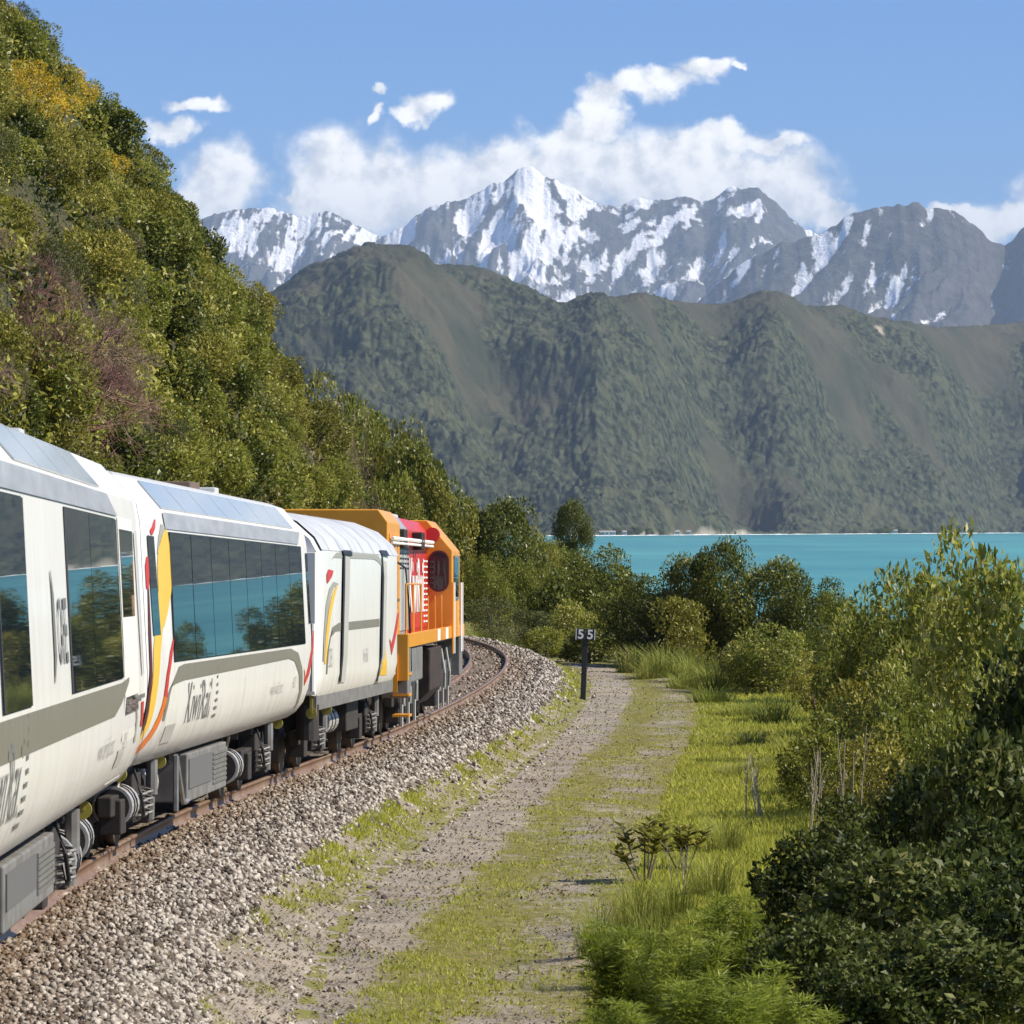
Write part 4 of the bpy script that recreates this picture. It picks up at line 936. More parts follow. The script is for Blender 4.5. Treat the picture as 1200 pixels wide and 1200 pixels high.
# ------------------------------------------------------------------ locomotive
def locomotive():
    n0, n1 = (-1.796, 69.2), (-1.025, 86.0)
    c, L = pose('diesel_locomotive', n0, n1, 1.38)
    tag(c, 'yellow red and grey diesel locomotive with oval cab window leading the train', 'locomotive')
    # frame and deck
    MB().box(0.1, L - 0.1, -1.3, 1.3, 1.58, 1.70).build('deck', GREYBOX, c, bevel=0.01)
    MB().box(0.0, L, -1.385, -1.315, 1.62, 1.86).build('side_sill', LOCO_Y, c, bevel=0.008)
    MB().box(0.0, L, 1.315, 1.385, 1.62, 1.86).build('side_sill', LOCO_Y, c, bevel=0.008)
    for xx in (7.9, 10.4): MB().box(xx, xx + 0.75, -1.389, -1.3845, 1.63, 1.85).build('white_plate', WHITEINK, c)
    MB().box(-0.02, 0.10, -1.385, 1.385, 1.05, 1.86).build('end_beam', LOCO_Y, c, bevel=0.01)
    # radiator housing with bevelled shoulders
    def hood_prof(h, top, ch): return [(-h, 1.70), (-h, top - ch), (-h + ch * 0.75, top), (h - ch * 0.75, top), (h, top - ch), (h, 1.70)]
    MB().prism(hood_prof(1.0, 4.02, 0.22), 0.35, 3.2).build('radiator_housing', LOCO_Y, c, bevel=0.02)
    MB().prism(hood_prof(0.86, 3.98, 0.22), 3.2, 6.9).build('engine_hood', LOCO_G, c, bevel=0.02)
    MB().prism(hood_prof(0.86, 3.98, 0.22), 6.902, 12.6).build('engine_hood', LOCO_R, c, bevel=0.02)
    for i, x in enumerate(np.arange(3.45, 6.8, 0.62)):
        d = MB().box(x, x + 0.54, -0.885, -0.861, 1.85, 3.55).build('hood_door', LOCO_G if i % 2 else INKLIGHT, c, bevel=0.006)
        for k in range(5): MB().box(x + 0.08, x + 0.46, -0.897, -0.886, 3.0 + k * 0.09, 3.03 + k * 0.09).build('louvre', GASKET, d)
    for i, x in enumerate(np.arange(7.1, 12.3, 0.66)):
        d = MB().box(x, x + 0.58, -0.882, -0.861, 1.85, 3.6).build('hood_door', LOCO_R, c, bevel=0.006)
        if i > 5:
            for k in range(12): MB().box(x + 0.06, x + 0.52, -0.897, -0.883, 1.95 + k * 0.11, 1.985 + k * 0.11).build('louvre', WHITEINK, d)
    for x in np.arange(0.6, 3.0, 0.6): MB().box(x, x + 0.5, -1.02, -1.001, 2.3, 3.6).build('radiator_grille', LOCO_Y, c)
    SL = Side([(0.897, 1.7), (0.897, 3.9)], c)
    SL.text('lettering', 'KiwiRail', 7.0, 2.20, 1.45, WHITEINK, off=0.004, stretch=0.86, bold=0.03)
    # exhaust silencer along the hood top, pale
    MB().box(4.0, 9.5, -0.5, 0.5, 3.98, 4.08).build('roof_casing', ROOFGREY, c, bevel=0.03)
    # white pipes and horns along the shoulder
    MB().tube([(0.6, -1.06, 3.52), (12.3, -1.0, 3.56)], 0.035, 8).tube([(0.6, -1.06, 3.44), (12.3, -1.0, 3.48)], 0.025, 8).build('hand_pipe', WHITEINK, c)
    for x in (3.6, 4.1, 8.3, 8.8): MB().box(x, x + 0.25, -1.06, -0.86, 3.38, 3.72).build('pipe_bracket', DARK, c, bevel=0.02)
    # cab with bevelled roof
    cp = [(-1.38, 1.70), (-1.38, 3.40), (-0.86, 4.02), (0.86, 4.02), (1.38, 3.40), (1.38, 1.70)]
    CAB = LOCO_Y
    cab = MB().prism(cp, 12.6, 15.1).build('cab', CAB, c, bevel=0.02)
    # rounded-rectangle rear window with dark rubber surround
    def rr(cx, cz, w, h, r, x, nseg=6):
        pts = []
        for (sx, sz, a0) in ((1, 1, 0), (-1, 1, 90), (-1, -1, 180), (1, -1, 270)):
            for k in range(nseg + 1):
                a = R(a0 + 90 * k / nseg); pts.append((cx + sx * (w / 2 - r) + r * math.cos(a), cz + sz * (h / 2 - r) + r * math.sin(a)))
        return pts
    for s_ in (-1, 1):
        MB().prism(rr(s_ * 1.10, 2.98, 0.42, 0.84, 0.2, 0), 12.572, 12.60).build('window_frame', MAROON, cab)
        MB().prism(rr(s_ * 1.10, 2.98, 0.34, 0.76, 0.17, 0), 12.560, 12.574).build('window_pane', CABGLASS, cab)
    MB().tube([(12.45, -0.98, 3.72), (12.62, -0.98, 3.72)], 0.15, 18).build('air_horn', LOCO_R, c)
    MB().box(13.0, 14.6, -1.395, -1.379, 2.45, 3.25).build('side_window', CABGLASS, cab)
    MB().box(12.95, 14.65, -1.41, -1.396, 3.25, 3.30).box(12.95, 14.65, -1.41, -1.396, 2.40, 2.45).build('window_frame', GREYBOX, cab)
    MB().box(15.1, L - 0.3, -1.0, 1.0, 1.70, 2.9).build('nose', LOCO_Y, c, bevel=0.05)
    # handrails and stanchions on the walkway
    hr = MB()
    for x in (0.2, 2.0, 4.0): hr.tube([(x, -1.33, 1.86), (x, -1.33, 2.72)], 0.018, 6)
    for x in (6.0, 8.0, 10.0): hr.tube([(x, -1.33, 1.86), (x, -1.33, 2.5)], 0.013, 5)
    hr.tube([(0.2, -1.33, 2.72), (4.0, -1.33, 2.72)], 0.018, 6); hr.build('handrail', LOCO_Y, c)
    for x in (12.35, 12.9, 15.2, 15.7): MB().tube([(x, -1.40, 1.3), (x, -1.40, 2.75)], 0.022, 6).build('grab_rail', WHITEINK if x > 12.4 else LOCO_Y, c)
    MB().tube([(0.6, -1.0, 3.2), (0.5, -1.3, 3.0), (0.55, -1.36, 2.3), (0.8, -1.36, 1.7), (1.0, -1.36, 1.2)], 0.02, 6).build('hose', GASKET, c)
    # steps, tanks, equipment below the sill
    MB().box(0.15, 0.85, -1.37, -0.9, 0.75, 1.62).build('step_well', GREYBOX, c, bevel=0.02)
    for k in range(3): MB().box(0.12, 0.9, -1.385, -1.1, 0.42 + k * 0.36, 0.46 + k * 0.36).build('step', LOCO_Y, c)
    MB().box(L - 1.5, L - 0.5, -1.37, -0.9, 0.80, 1.62).build('step_well', GREYBOX, c, bevel=0.02)
    MB().box(1.4, 4.3, -1.34, -0.7, 0.98, 1.60).build('sand_box', GREYBOX, c, bevel=0.03)
    MB().prism([(-1.30, 1.5), (-1.30, 0.7), (-1.0, 0.4), (1.0, 0.4), (1.30, 0.7), (1.30, 1.5)], 7.0, 10.4).build('fuel_tank', SOOT, c, bevel=0.03)
    def bogie_co(xc):
        b = MB()
        for s_ in (-1, 1):
            b.box(xc - 2.2, xc + 2.2, s_ * 0.94 - 0.08, s_ * 0.94 + 0.08, 0.55, 0.82)
            for dx_ in (-1.6, 0, 1.6): b.box(xc + dx_ - 0.22, xc + dx_ + 0.22, s_ * 0.98 - 0.13, s_ * 0.98 + 0.13, 0.26, 0.72)
            for dx_ in (-0.8, 0.8): b.box(xc + dx_ - 0.16, xc + dx_ + 0.16, s_ * 1.0 - 0.1, s_ * 1.0 + 0.1, 0.7, 1.3)
        f = b.build('bogie', DARK, c, bevel=0.02)
        for dx_ in (-1.6, 0, 1.6):
            for s_ in (-1, 1): MB().tube([(xc + dx_, s_ * 0.49, 0.47), (xc + dx_, s_ * 0.64, 0.47)], 0.47, 20).build('wheel', WHEEL, f)
            MB().tube([(xc + dx_ + 0.35, -1.1, 0.55), (xc + dx_ + 0.35, -1.1, 1.15)], 0.09, 10).build('brake_cylinder', STEEL, f)
            MB().tube([(xc + dx_ - 0.3, -1.12, 1.4), (xc + dx_ - 0.34, -1.2, 0.9), (xc + dx_ - 0.2, -1.18, 0.6)], 0.025, 6).build('hose', INKLIGHT, f)
            MB().box(xc + dx_ - 0.12, xc + dx_ + 0.1, -1.16, -1.12, 0.2, 0.95).build('sand_pipe', INKLIGHT, f)
    bogie_co(3.4); bogie_co(L - 3.5)
    MB().box(-0.06, 0.0, -1.2, -0.85, 0.85, 1.5).build('end_plate', LOCO_Y, c)
    coupler(c, 0.0, -1)
    return c
locomotive()

# ------------------------------------------------------------------ distance post "55"
def distance_post():
    g = Vector((1.98, 112.0, 0)); g.z = float(ground_z(g.x, g.y))
    c = empty('distance_post', g, (0, R(2.2), 0))
    tag(c, 'black post topped by a small plate reading 55 beside the ballast', 'sign post')
    h = CAMZ + (HZ - 748) * 112 / F - g.z
    MB().box(-0.075, 0.075, -0.05, 0.05, -0.3, h).build('post', mat('post_black', (0.018, 0.018, 0.02), 0.6), c, bevel=0.01)
    for s_, t in ((-1, '5'), (1, '5')):
        a = 0.26 * s_
        pl = MB().box(min(a * 0.03, a), max(a * 0.03, a), -0.075, -0.052, h - 0.04, h + 0.27).build('number_plate', mat('plate_black', (0.02, 0.02, 0.022), 0.5), c, bevel=0.01)
        cu = bpy.data.curves.new('numeral', 'FONT'); cu.body = t; cu.size = 0.36; cu.align_x = 'CENTER'; cu.offset = 0.01
        tt = bpy.data.objects.new('numeral', cu); C.objects.link(tt); bpy.context.view_layer.update()
        me = bpy.data.meshes.new_from_object(tt.evaluated_get(bpy.context.evaluated_depsgraph_get())); bpy.data.objects.remove(tt)
        for v in me.vertices: v.co = (a * 0.5 + v.co.x, -0.079, h - 0.005 + v.co.y)
        me.materials.clear(); link('numeral', me, WHITEINK, pl)
        MB().box(a - 0.012, a + 0.012, -0.077, -0.05, h - 0.04, h + 0.27).build('plate_edge', WHITEINK, pl)
distance_post()
# ------------------------------------------------------------------ foliage kit
def unit(v): return v / np.maximum(np.linalg.norm(v, axis=-1, keepdims=True), 1e-9)
def leaves(pos, axis_, normal, length, width, fold=0.25):
    """one bent diamond per leaf"""
    a = unit(axis_); s = unit(np.cross(a, normal)); nn = np.cross(s, a)
    L = length[:, None]; W = width[:, None]
    V = np.stack([pos, pos + a * L * 0.45 + s * W * 0.5 + nn * W * fold, pos + a * L, pos + a * L * 0.45 - s * W * 0.5 + nn * W * fold], 1)
    return V.reshape(-1, 3), np.arange(len(pos) * 4).reshape(-1, 4)
def ball(rg, n):
    v = unit(rg.normal(size=(n, 3))); return v
def crown_points(rg, n, lumps, lr, flat=1.0, low=-0.45):
    """points spread through overlapping clumps that fill a crown of radius ~1 sitting on z 0..2; returns position and outward direction"""
    c = ball(rg, lumps * 4); c = c[c[:, 2] > low][:lumps]
    c = c * rg.uniform(0.45, 0.82, (len(c), 1))
    r = lr * rg.uniform(0.65, 1.25, len(c))
    k = rg.integers(0, len(c), n); d = ball(rg, n)
    d = unit(d + 0.45 * unit(c[k]))
    rad = r[k] * (0.55 + 0.5 * rg.random(n) ** 0.5)
    p = c[k] + d * rad[:, None]
    p[:, 2] = 0.90 + p[:, 2] * flat * (0.95)
    p[:, 2] = np.where(p[:, 2] < 0.02, 0.02 + 0.2 * rg.random(n), p[:, 2])
    return p, d, c, r
def crown_mesh(name, seed, n, lumps, lr, ll, lw, up=0.35, flat=1.0, spread=0.9, fold=0.25, low=-0.92):
    rg = np.random.default_rng(seed)
    p, d, c, r = crown_points(rg, n, lumps, lr, flat, low)
    ax = unit(d * 0.6 + rg.normal(size=p.shape) * spread + np.array([0, 0, up]))
    nr = unit(d + np.array([0, 0, 0.6]) + 0.5 * rg.normal(size=p.shape))
    L = ll * rg.uniform(0.4, 1.0, n) ** 1.0 * np.where(rg.random(n) < 0.12, 1.7, 1.25)
    V, Fc = leaves(p, ax, nr, L, L * lw * rg.uniform(0.8, 1.2, n), fold)
    return np_mesh(name, V, Fc), c
def stem_mesh(name, cs, rg, base=0.05, n=5):
    b = MB()
    b.tube([(0, 0, -0.5), (0.02, 0.01, 0.1), (0.05, -0.03, 0.55), (0.03, 0.02, 0.95)], base, n, True, base * 0.55)
    for c in cs[:9]:
        t = Vector((c[0], c[1], 0.9 + c[2] * 0.85)); s_ = Vector((0.02, 0, 0.25 + 0.35 * rg.random()))
        m_ = s_.lerp(t, 0.5) + Vector((rg.uniform(-.1, .1), rg.uniform(-.1, .1), rg.uniform(0, .12)))
        b.tube([s_, m_, t], base * 0.55, n, True, base * 0.2)
    return b.mesh(name)
def twig_mesh(name, seed, branches, depth=4, spread=0.55, r0=0.035):
    """leafless shrub: forking twigs"""
    rg = np.random.default_rng(seed); b = MB()
    def grow(p, d, ln, r, lev):
        q = p + d * ln * 0.5 + Vector(rg.normal(size=3) * 0.05 * ln); e = p + d * ln + Vector(rg.normal(size=3) * 0.08 * ln)
        b.tube([p, q, e], r, 3, False, r * 0.6)
        if lev <= 0: return
        for k in range(int(rg.integers(3, 5))):
            nd = (d + Vector(rg.normal(size=3) * spread) + Vector((0, 0, 0.05))).normalized()
            grow(p + (e - p) * float(rg.uniform(0.35, 1.0)), nd, ln * float(rg.uniform(0.55, 0.8)), r * 0.58, lev - 1)
    for i in range(branches):
        a = 2 * math.pi * (i + rg.random()) / branches; t = rg.uniform(0.15, 0.75)
        grow(Vector((0, 0, 0)), Vector((math.cos(a) * t, math.sin(a) * t, 0.8)).normalized(), 0.75, r0, depth)
    return b.mesh(name)
def blades_mesh(name, seed, n, h, w, rad, droop=0.5, seg=2):
    """clump of long grass-like blades"""
    rg = np.random.default_rng(seed)
    a = rg.uniform(0, 2 * np.pi, n); r = rad * rg.random(n) ** 0.7
    base = np.stack([r * np.cos(a), r * np.sin(a), -0.05 + 0 * a], -1)
    out = np.stack([np.cos(a), np.sin(a), 0 * a], -1) + 0.4 * rg.normal(size=(n, 3)); out[:, 2] = 0; H = h * rg.uniform(0.25, 1.1, n)[:, None]
    mid = base + out * H * 0.18 * droop + np.array([0, 0, 0.62]) * H; tip = base + out * H * 0.62 * droop + np.array([0, 0, 0.92]) * H
    s = unit(np.cross(out, [0, 0, 1])) * w
    V = np.stack([base - s, base + s, mid + s * 0.8, mid - s * 0.8, tip, tip], 1)
    i = np.arange(n)[:, None] * 6
    Fc = np.concatenate([i + [0, 1, 2, 3], i + [3, 2, 4, 5]])
    return np_mesh(name, V.reshape(-1, 3), Fc)

BARK = mat('grey_brown_bark', (0.12, 0.095, 0.07), 0.95, var=(0.19, 0.16, 0.125), vscale=9)
PALEBARK = mat('pale_bark', (0.40, 0.35, 0.27), 0.9, var=(0.28, 0.24, 0.18), vscale=9)
TWIG = mat('dead_twig', (0.19, 0.125, 0.09), 0.95, var=(0.30, 0.225, 0.15), vscale=4)
TWIGRED = mat('reddish_twig', (0.165, 0.07, 0.065), 0.95, var=(0.25, 0.16, 0.12), vscale=4)
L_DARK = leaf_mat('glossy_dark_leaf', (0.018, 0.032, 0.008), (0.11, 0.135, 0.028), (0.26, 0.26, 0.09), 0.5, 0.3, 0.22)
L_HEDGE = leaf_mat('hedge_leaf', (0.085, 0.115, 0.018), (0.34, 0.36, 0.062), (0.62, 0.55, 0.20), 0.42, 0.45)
L_BROAD = leaf_mat('glossy_green_leaf', (0.045, 0.062, 0.010), (0.21, 0.225, 0.034), (0.42, 0.39, 0.12), 0.42, 0.3, 0.35)
L_OLIVE = leaf_mat('olive_leaf', (0.095, 0.098, 0.015), (0.33, 0.305, 0.044), (0.52, 0.44, 0.12), 0.5, 0.35)
L_LIGHT = leaf_mat('light_green_leaf', (0.105, 0.130, 0.016), (0.36, 0.365, 0.06), (0.54, 0.49, 0.17), 0.42, 0.45)
L_GOLD = leaf_mat('golden_leaf', (0.30, 0.22, 0.018), (0.74, 0.50, 0.03), (0.80, 0.60, 0.08), 0.55, 0.4)
L_FINE = leaf_mat('fine_grey_green_leaf', (0.055, 0.070, 0.02), (0.18, 0.19, 0.055), (0.29, 0.27, 0.1), 0.6, 0.3)
L_FENNEL = leaf_mat('feathery_green_leaf', (0.14, 0.19, 0.016), (0.34, 0.39, 0.055), (0.46, 0.48, 0.12), 0.5, 0.5)
L_BANK = leaf_mat('bank_undergrowth_leaf', (0.10, 0.11, 0.015), (0.38, 0.36, 0.052), (0.56, 0.49, 0.14), 0.55, 0.35,
                  patch=[((0.24, 0.175, 0.10), 0.16, 0.60, 0.72), ((0.62, 0.43, 0.03), 0.21, 0.60, 0.72), ((0.028, 0.042, 0.010), 0.30, 0.52, 0.60)])  # tan and gold foliage patches, then dark green shadow pockets painted in
GRASS = leaf_mat('meadow_grass_blade', (0.25, 0.28, 0.034), (0.54, 0.545, 0.09), (0.70, 0.62, 0.25), 0.6, 0.45, 0.2)
TUSSOCK = leaf_mat('rank_grass_blade', (0.13, 0.165, 0.025), (0.33, 0.35, 0.075), (0.52, 0.45, 0.2), 0.6, 0.4, 0.2)

KIND = {}
def kind(key, variants, mat_leaf, mat_stem=BARK, stem_base=0.05, **kw):
    KIND[key] = []
    for i in range(variants):
        rg_ = np.random.default_rng(hash(key) % 1 + 31 * i + len(KIND) * 101)
        me, cs = crown_mesh('crown', 100 * len(KIND) + i, **kw); me.materials.append(mat_leaf)
        st = stem_mesh('trunk', cs, rg_, stem_base); st.materials.append(mat_stem)
        KIND[key].append((me, st))
kind('broad', 4, L_BROAD, n=4200, lumps=26, lr=0.36, ll=0.125, lw=0.55)
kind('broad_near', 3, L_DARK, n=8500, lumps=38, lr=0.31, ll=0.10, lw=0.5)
kind('olive', 4, L_OLIVE, n=4600, lumps=26, lr=0.34, ll=0.10, lw=0.42)
kind('light', 3, L_LIGHT, n=4800, lumps=26, lr=0.36, ll=0.105, lw=0.45)
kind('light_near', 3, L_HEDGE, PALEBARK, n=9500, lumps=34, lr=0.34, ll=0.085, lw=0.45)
kind('gold', 2, L_GOLD, n=2200, lumps=18, lr=0.34, ll=0.085, lw=0.5)
kind('tall_olive', 2, L_OLIVE, n=11000, lumps=44, lr=0.26, ll=0.05, lw=0.5)
kind('tall_light', 2, L_LIGHT, n=13000, lumps=44, lr=0.26, ll=0.05, lw=0.5)
kind('tall_broad', 2, L_BROAD, n=17000, lumps=54, lr=0.27, ll=0.055, lw=0.55)
kind('fine', 3, L_FINE, n=6000, lumps=28, lr=0.32, ll=0.075, lw=0.3, up=0.7)
KIND['bare'] = []
for i in range(2):
    tm = twig_mesh('branches', 900 + i, 6, 5, 0.6, 0.026); tm.materials.append(TWIGRED if i == 0 else TWIG)
    st = MB().tube([(0, 0, -0.4), (0, 0, 0.1), (0.02, 0, 0.3)], 0.05, 6, True, 0.03).mesh('trunk'); st.materials.append(BARK)
    KIND['bare'].append((tm, st))
KIND['fennel'] = []
for i in range(3):
    rg_ = np.random.default_rng(1200 + i)
    st = MB(); pts = []
    for k in range(16):
        a = rg_.uniform(0, 6.28); t = rg_.uniform(0.05, 0.5); top = Vector((math.cos(a) * t, math.sin(a) * t, rg_.uniform(0.7, 1.9)))
        b0 = Vector((math.cos(a) * t * 0.25, math.sin(a) * t * 0.25, -0.1)); st.tube([b0, b0.lerp(top, 0.5), top], 0.02, 4, False, 0.006)
        for f_ in np.linspace(0.25, 1.0, 9):
            pts.append((b0.lerp(top, float(f_)), 0.34 * (1.15 - 0.75 * f_)))
    pos = []; ax = []; ln = []
    for (c_, r_) in pts:
        m_ = 120; d_ = ball(rg_, m_); d_[:, 2] = np.abs(d_[:, 2]) * 0.7 + 0.1
        s_ = rg_.uniform(0.05, 0.9, (m_, 1)) * r_
        pos.append(np.array(c_) + d_ * s_); ax.append(unit(d_ + 0.5 * rg_.normal(size=d_.shape))); ln.append(rg_.uniform(0.06, 0.15, m_))
    pos = np.concatenate(pos); ax = np.concatenate(ax); ln = np.concatenate(ln)
    V, Fc = leaves(pos, ax, ball(rg_, len(pos)), ln * 0.9, ln * 0.10, 0.0)
    me = np_mesh('fronds', V, Fc); me.materials.append(L_FENNEL); sm_ = st.mesh('stems'); sm_.materials.append(L_FENNEL)
    KIND['fennel'].append((me, sm_))
KIND['tussock'] = []
for i in range(3):
    me = blades_mesh('blades', 1300 + i, 330, 1.0, 0.011, 0.55, 1.1); me.materials.append(TUSSOCK); KIND['tussock'].append((me, None))
KIND['sapling'] = []
for i in range(2):
    rg_ = np.random.default_rng(1400 + i); st = MB(); P_, A_, N_ = [], [], []
    for k in range(6):
        a = rg_.uniform(0, 6.28); t = rg_.uniform(0.1, 0.75); top = Vector((math.cos(a) * t, math.sin(a) * t, rg_.uniform(1.1, 2.0)))
        b0 = Vector((0.1 * math.cos(a), 0.1 * math.sin(a), -0.1)); st.tube([b0, b0.lerp(top, 0.6) + Vector((0, 0, 0.08)), top], 0.026, 5, False, 0.012)
        for s_ in range(36):
            f_ = rg_.uniform(0.55, 1.0); an = rg_.uniform(0, 6.28); P_.append(b0.lerp(top, f_) + Vector((0, 0, 0.05)))
            A_.append((math.cos(an), math.sin(an), rg_.uniform(0.2, 1.0))); N_.append((rg_.normal() * .3, rg_.normal() * .3, 1))
    ln = rg_.uniform(0.22, 0.46, len(P_))
    V, Fc = leaves(np.array(P_), np.array(A_), np.array(N_), ln, ln * 0.38, 0.12)
    me = np_mesh('foliage', V, Fc); me.materials.append(L_OLIVE); sm_ = st.mesh('stems'); sm_.materials.append(BARK)
    KIND['sapling'].append((me, sm_))
KIND['stalks'] = []
for i in range(2):
    rg_ = np.random.default_rng(1500 + i); st = MB()
    for k in range(5):
        a = rg_.uniform(0, 6.28); b0 = Vector((rg_.uniform(-.5, .5), rg_.uniform(-.3, .3), -0.1)); top = b0 + Vector((math.cos(a) * .3, math.sin(a) * .3, rg_.uniform(1.2, 2.0)))
        m_ = b0.lerp(top, 0.55) + Vector((rg_.uniform(-.08, .08), 0, 0)); st.tube([b0, m_, top], 0.022, 5, False, 0.010)
        for f_ in (0.5, 0.7, 0.85): st.tube([b0.lerp(top, f_), b0.lerp(top, f_) + Vector((rg_.uniform(-.3, .3), rg_.uniform(-.3, .3), 0.3))], 0.010, 4, False, 0.005)
    sm_ = st.mesh('stems'); sm_.materials.append(PALEBARK); KIND['stalks'].append((sm_, None))

PARTNAME = {'bare': ('branches', 'trunk'), 'fennel': ('fronds', 'stems'), 'tussock': ('blades', None), 'sapling': ('foliage', 'stems'), 'stalks': ('stems', None)}
def plant(name, key, loc, scale, label, cat, group=None, tilt=(0, 0), var=None, rz=None):
    v = KIND[key][random.randrange(len(KIND[key])) if var is None else var % len(KIND[key])]
    pn = PARTNAME.get(key, ('crown', 'trunk'))
    rot = (tilt[0], tilt[1], random.uniform(0, 6.28) if rz is None else rz)
    if v[1] is None:
        o = link(name, v[0], None); o.location = loc; o.rotation_euler = rot; o.scale = scale
        return tag(o, label, cat, group)
    e = empty(name, loc, (0, 0, 0)); e.scale = scale
    e.rotation_mode = 'XYZ'; e.rotation_euler = (Matrix.Rotation(tilt[1], 3, 'Y') @ Matrix.Rotation(rot[2], 3, 'Z')).to_euler()
    link(pn[0], v[0], None, e); link(pn[1], v[1], None, e)
    return tag(e, label, cat, group)
def px_of(x, y, z): return 600 + F * x / y, HZ - F * (z - CAMZ) / y

# ------------------------------------------------------------------ bank: undergrowth and individual shrubs
def bank_cover(N, seed):
    rg = np.random.default_rng(seed)
    Y = rg.uniform(50, 166, N); o = 26 * rg.random(N) ** 1.35
    X, Z = hill_point(Y, o); u_, v_ = px_of(X, Y, Z)
    k = (u_ > -50) & (u_ < 470) & (v_ > -60) & (v_ < 760)
    Y, o, X, Z = Y[k], o[k], X[k], Z[k]
    lump = np.clip(noise2(Y * 0.55, Z * 0.6) + 0.5 * noise2(Y * 1.4, Z * 1.3), -0.4, 1.2)
    push = np.maximum(0.0, 0.05 + 0.75 * (lump + 0.4) * rg.random(len(Y)) ** 0.4)
    n_ = unit(np.stack([0.85 + 0 * Y, -0.25 + 0 * Y, 0.5 + 0 * Y], -1))
    pos = np.stack([X, Y, Z], -1) + n_ * push[:, None]
    ax = unit(n_ * 0.35 + rg.normal(size=pos.shape) + np.array([0, 0, 0.35])); nr = unit(n_ + 0.7 * rg.normal(size=pos.shape))
    L = rg.uniform(0.08, 0.18, len(Y)) * np.where(noise2(Y * 0.3 + 7, Z * 0.3) > 0.1, 0.75, 1.15)
    V, Fc = leaves(pos, ax, nr, L, L * rg.uniform(0.35, 0.6, len(Y)))
    return np_mesh('undergrowth', V, Fc)
tag(link('undergrowth', bank_cover(420000, 21), L_BANK), 'dense leafy undergrowth covering the steep bank', 'undergrowth', kind='stuff')

BANK_LABEL = {'broad': ('broadleaf_shrub', 'glossy dark green broadleaf shrub', 'broadleaf shrubs on the bank'),
              'olive': ('olive_shrub', 'dull olive green shrub', 'olive shrubs on the bank'),
              'light': ('pale_shrub', 'pale yellow-green leafy shrub', 'pale shrubs on the bank'),
              'gold': ('gorse_shrub', 'golden yellow flowering shrub', 'golden shrubs on the bank'),
              'fine': ('scrub_shrub', 'fine-leaved grey-green scrub bush', 'scrub bushes on the bank'),
              'bare': ('bare_shrub', 'leafless brown twiggy shrub', 'leafless shrubs on the bank')}
rgp = random.Random(44)
placed = []
tries = 0
while len(placed) < 285 and tries < 40000:
    tries += 1
    Y = rgp.uniform(54, 163); o = 25 * rgp.random() ** 1.3
    X, Z = (float(q_) for q_ in hill_point(Y, o)); u_, v_ = px_of(X, Y, Z)
    if not (-40 < u_ < 440 and -50 < v_ < 600): continue
    near_ok = all((X - a) ** 2 + (Y - b) ** 2 * 0.45 + (Z - c) ** 2 > (0.8 * (r_ + 0.75)) ** 2 for a, b, c, r_ in placed)
    if not near_ok: continue
    # which kind grows where: gold high and left, bare twigs low left, glossy broadleaf in the middle
    w = {'broad': 1.0, 'olive': 1.25, 'light': 0.8, 'fine': 0.6, 'gold': 0.05, 'bare': 0.05}
    if (u_ - 45) ** 2 / 60 ** 2 + (v_ - 105) ** 2 / 75 ** 2 < 1 or (u_ - 110) ** 2 / 40 ** 2 + (v_ - 215) ** 2 / 35 ** 2 < 1: w = {'gold': 3.0, 'light': 1.4, 'olive': 0.8}
    elif u_ < 140 and 250 < v_ < 500: w = {'bare': 1.2, 'olive': 1.2, 'fine': 1.0, 'light': 1.0}
    elif 170 < u_ < 360 and 250 < v_ < 520: w = {'broad': 2.2, 'light': 1.4, 'olive': 1.3}
    elif v_ > 480 and u_ > 150: w = {'light': 2.4, 'olive': 1.2, 'fine': 0.7, 'broad': 0.5}
    elif v_ < 200: w = {'olive': 2.0, 'broad': 1.3, 'fine': 1.0, 'gold': 0.05}
    key = rgp.choices(list(w), list(w.values()))[0]
    r_ = rgp.uniform(0.5, 1.05) * (1.15 if key == 'bare' else 0.85 if key == 'gold' else 1.0)
    placed.append((X, Y, Z, r_))
    nm, lb, gp = BANK_LABEL[key]
    zone = ('along the skyline of the bank' if u_ > 30 + 0.86 * v_ - 45 and v_ < 430 else 'just above the carriage roofs' if v_ > 430 + 0.28 * u_ else 'in the middle of the bank' if v_ > 250 else 'high on the bank')
    lb = lb + ' ' + zone; gp = gp + ', ' + zone
    plant(nm, key, (X - 0.1, Y, Z - 0.35 * r_), (r_, r_, r_ * rgp.uniform(0.75, 1.15)), lb, 'shrub', gp, tilt=(0, R(rgp.uniform(8, 38))), var=rgp.randrange(4))
# big leafless tree low on the bank
for (px, py, d, s_, var, lb) in ((50, 430, 73, 2.1, 0, 'wide leafless tree with purplish branches above the cafe carriage'), (110, 385, 80, 1.4, 1, 'leafless grey-brown tree beside the purplish one on the bank'),
                                 (15, 335, 76, 1.5, 2, 'leafless brown tree higher on the bank over the purplish one')):
    b = P(px, py, d); plant('bare_tree', 'bare', (b.x - 0.4, d, b.z - s_ * 0.9), (s_, s_, s_), lb, 'tree', tilt=(0, R(14)), var=var)

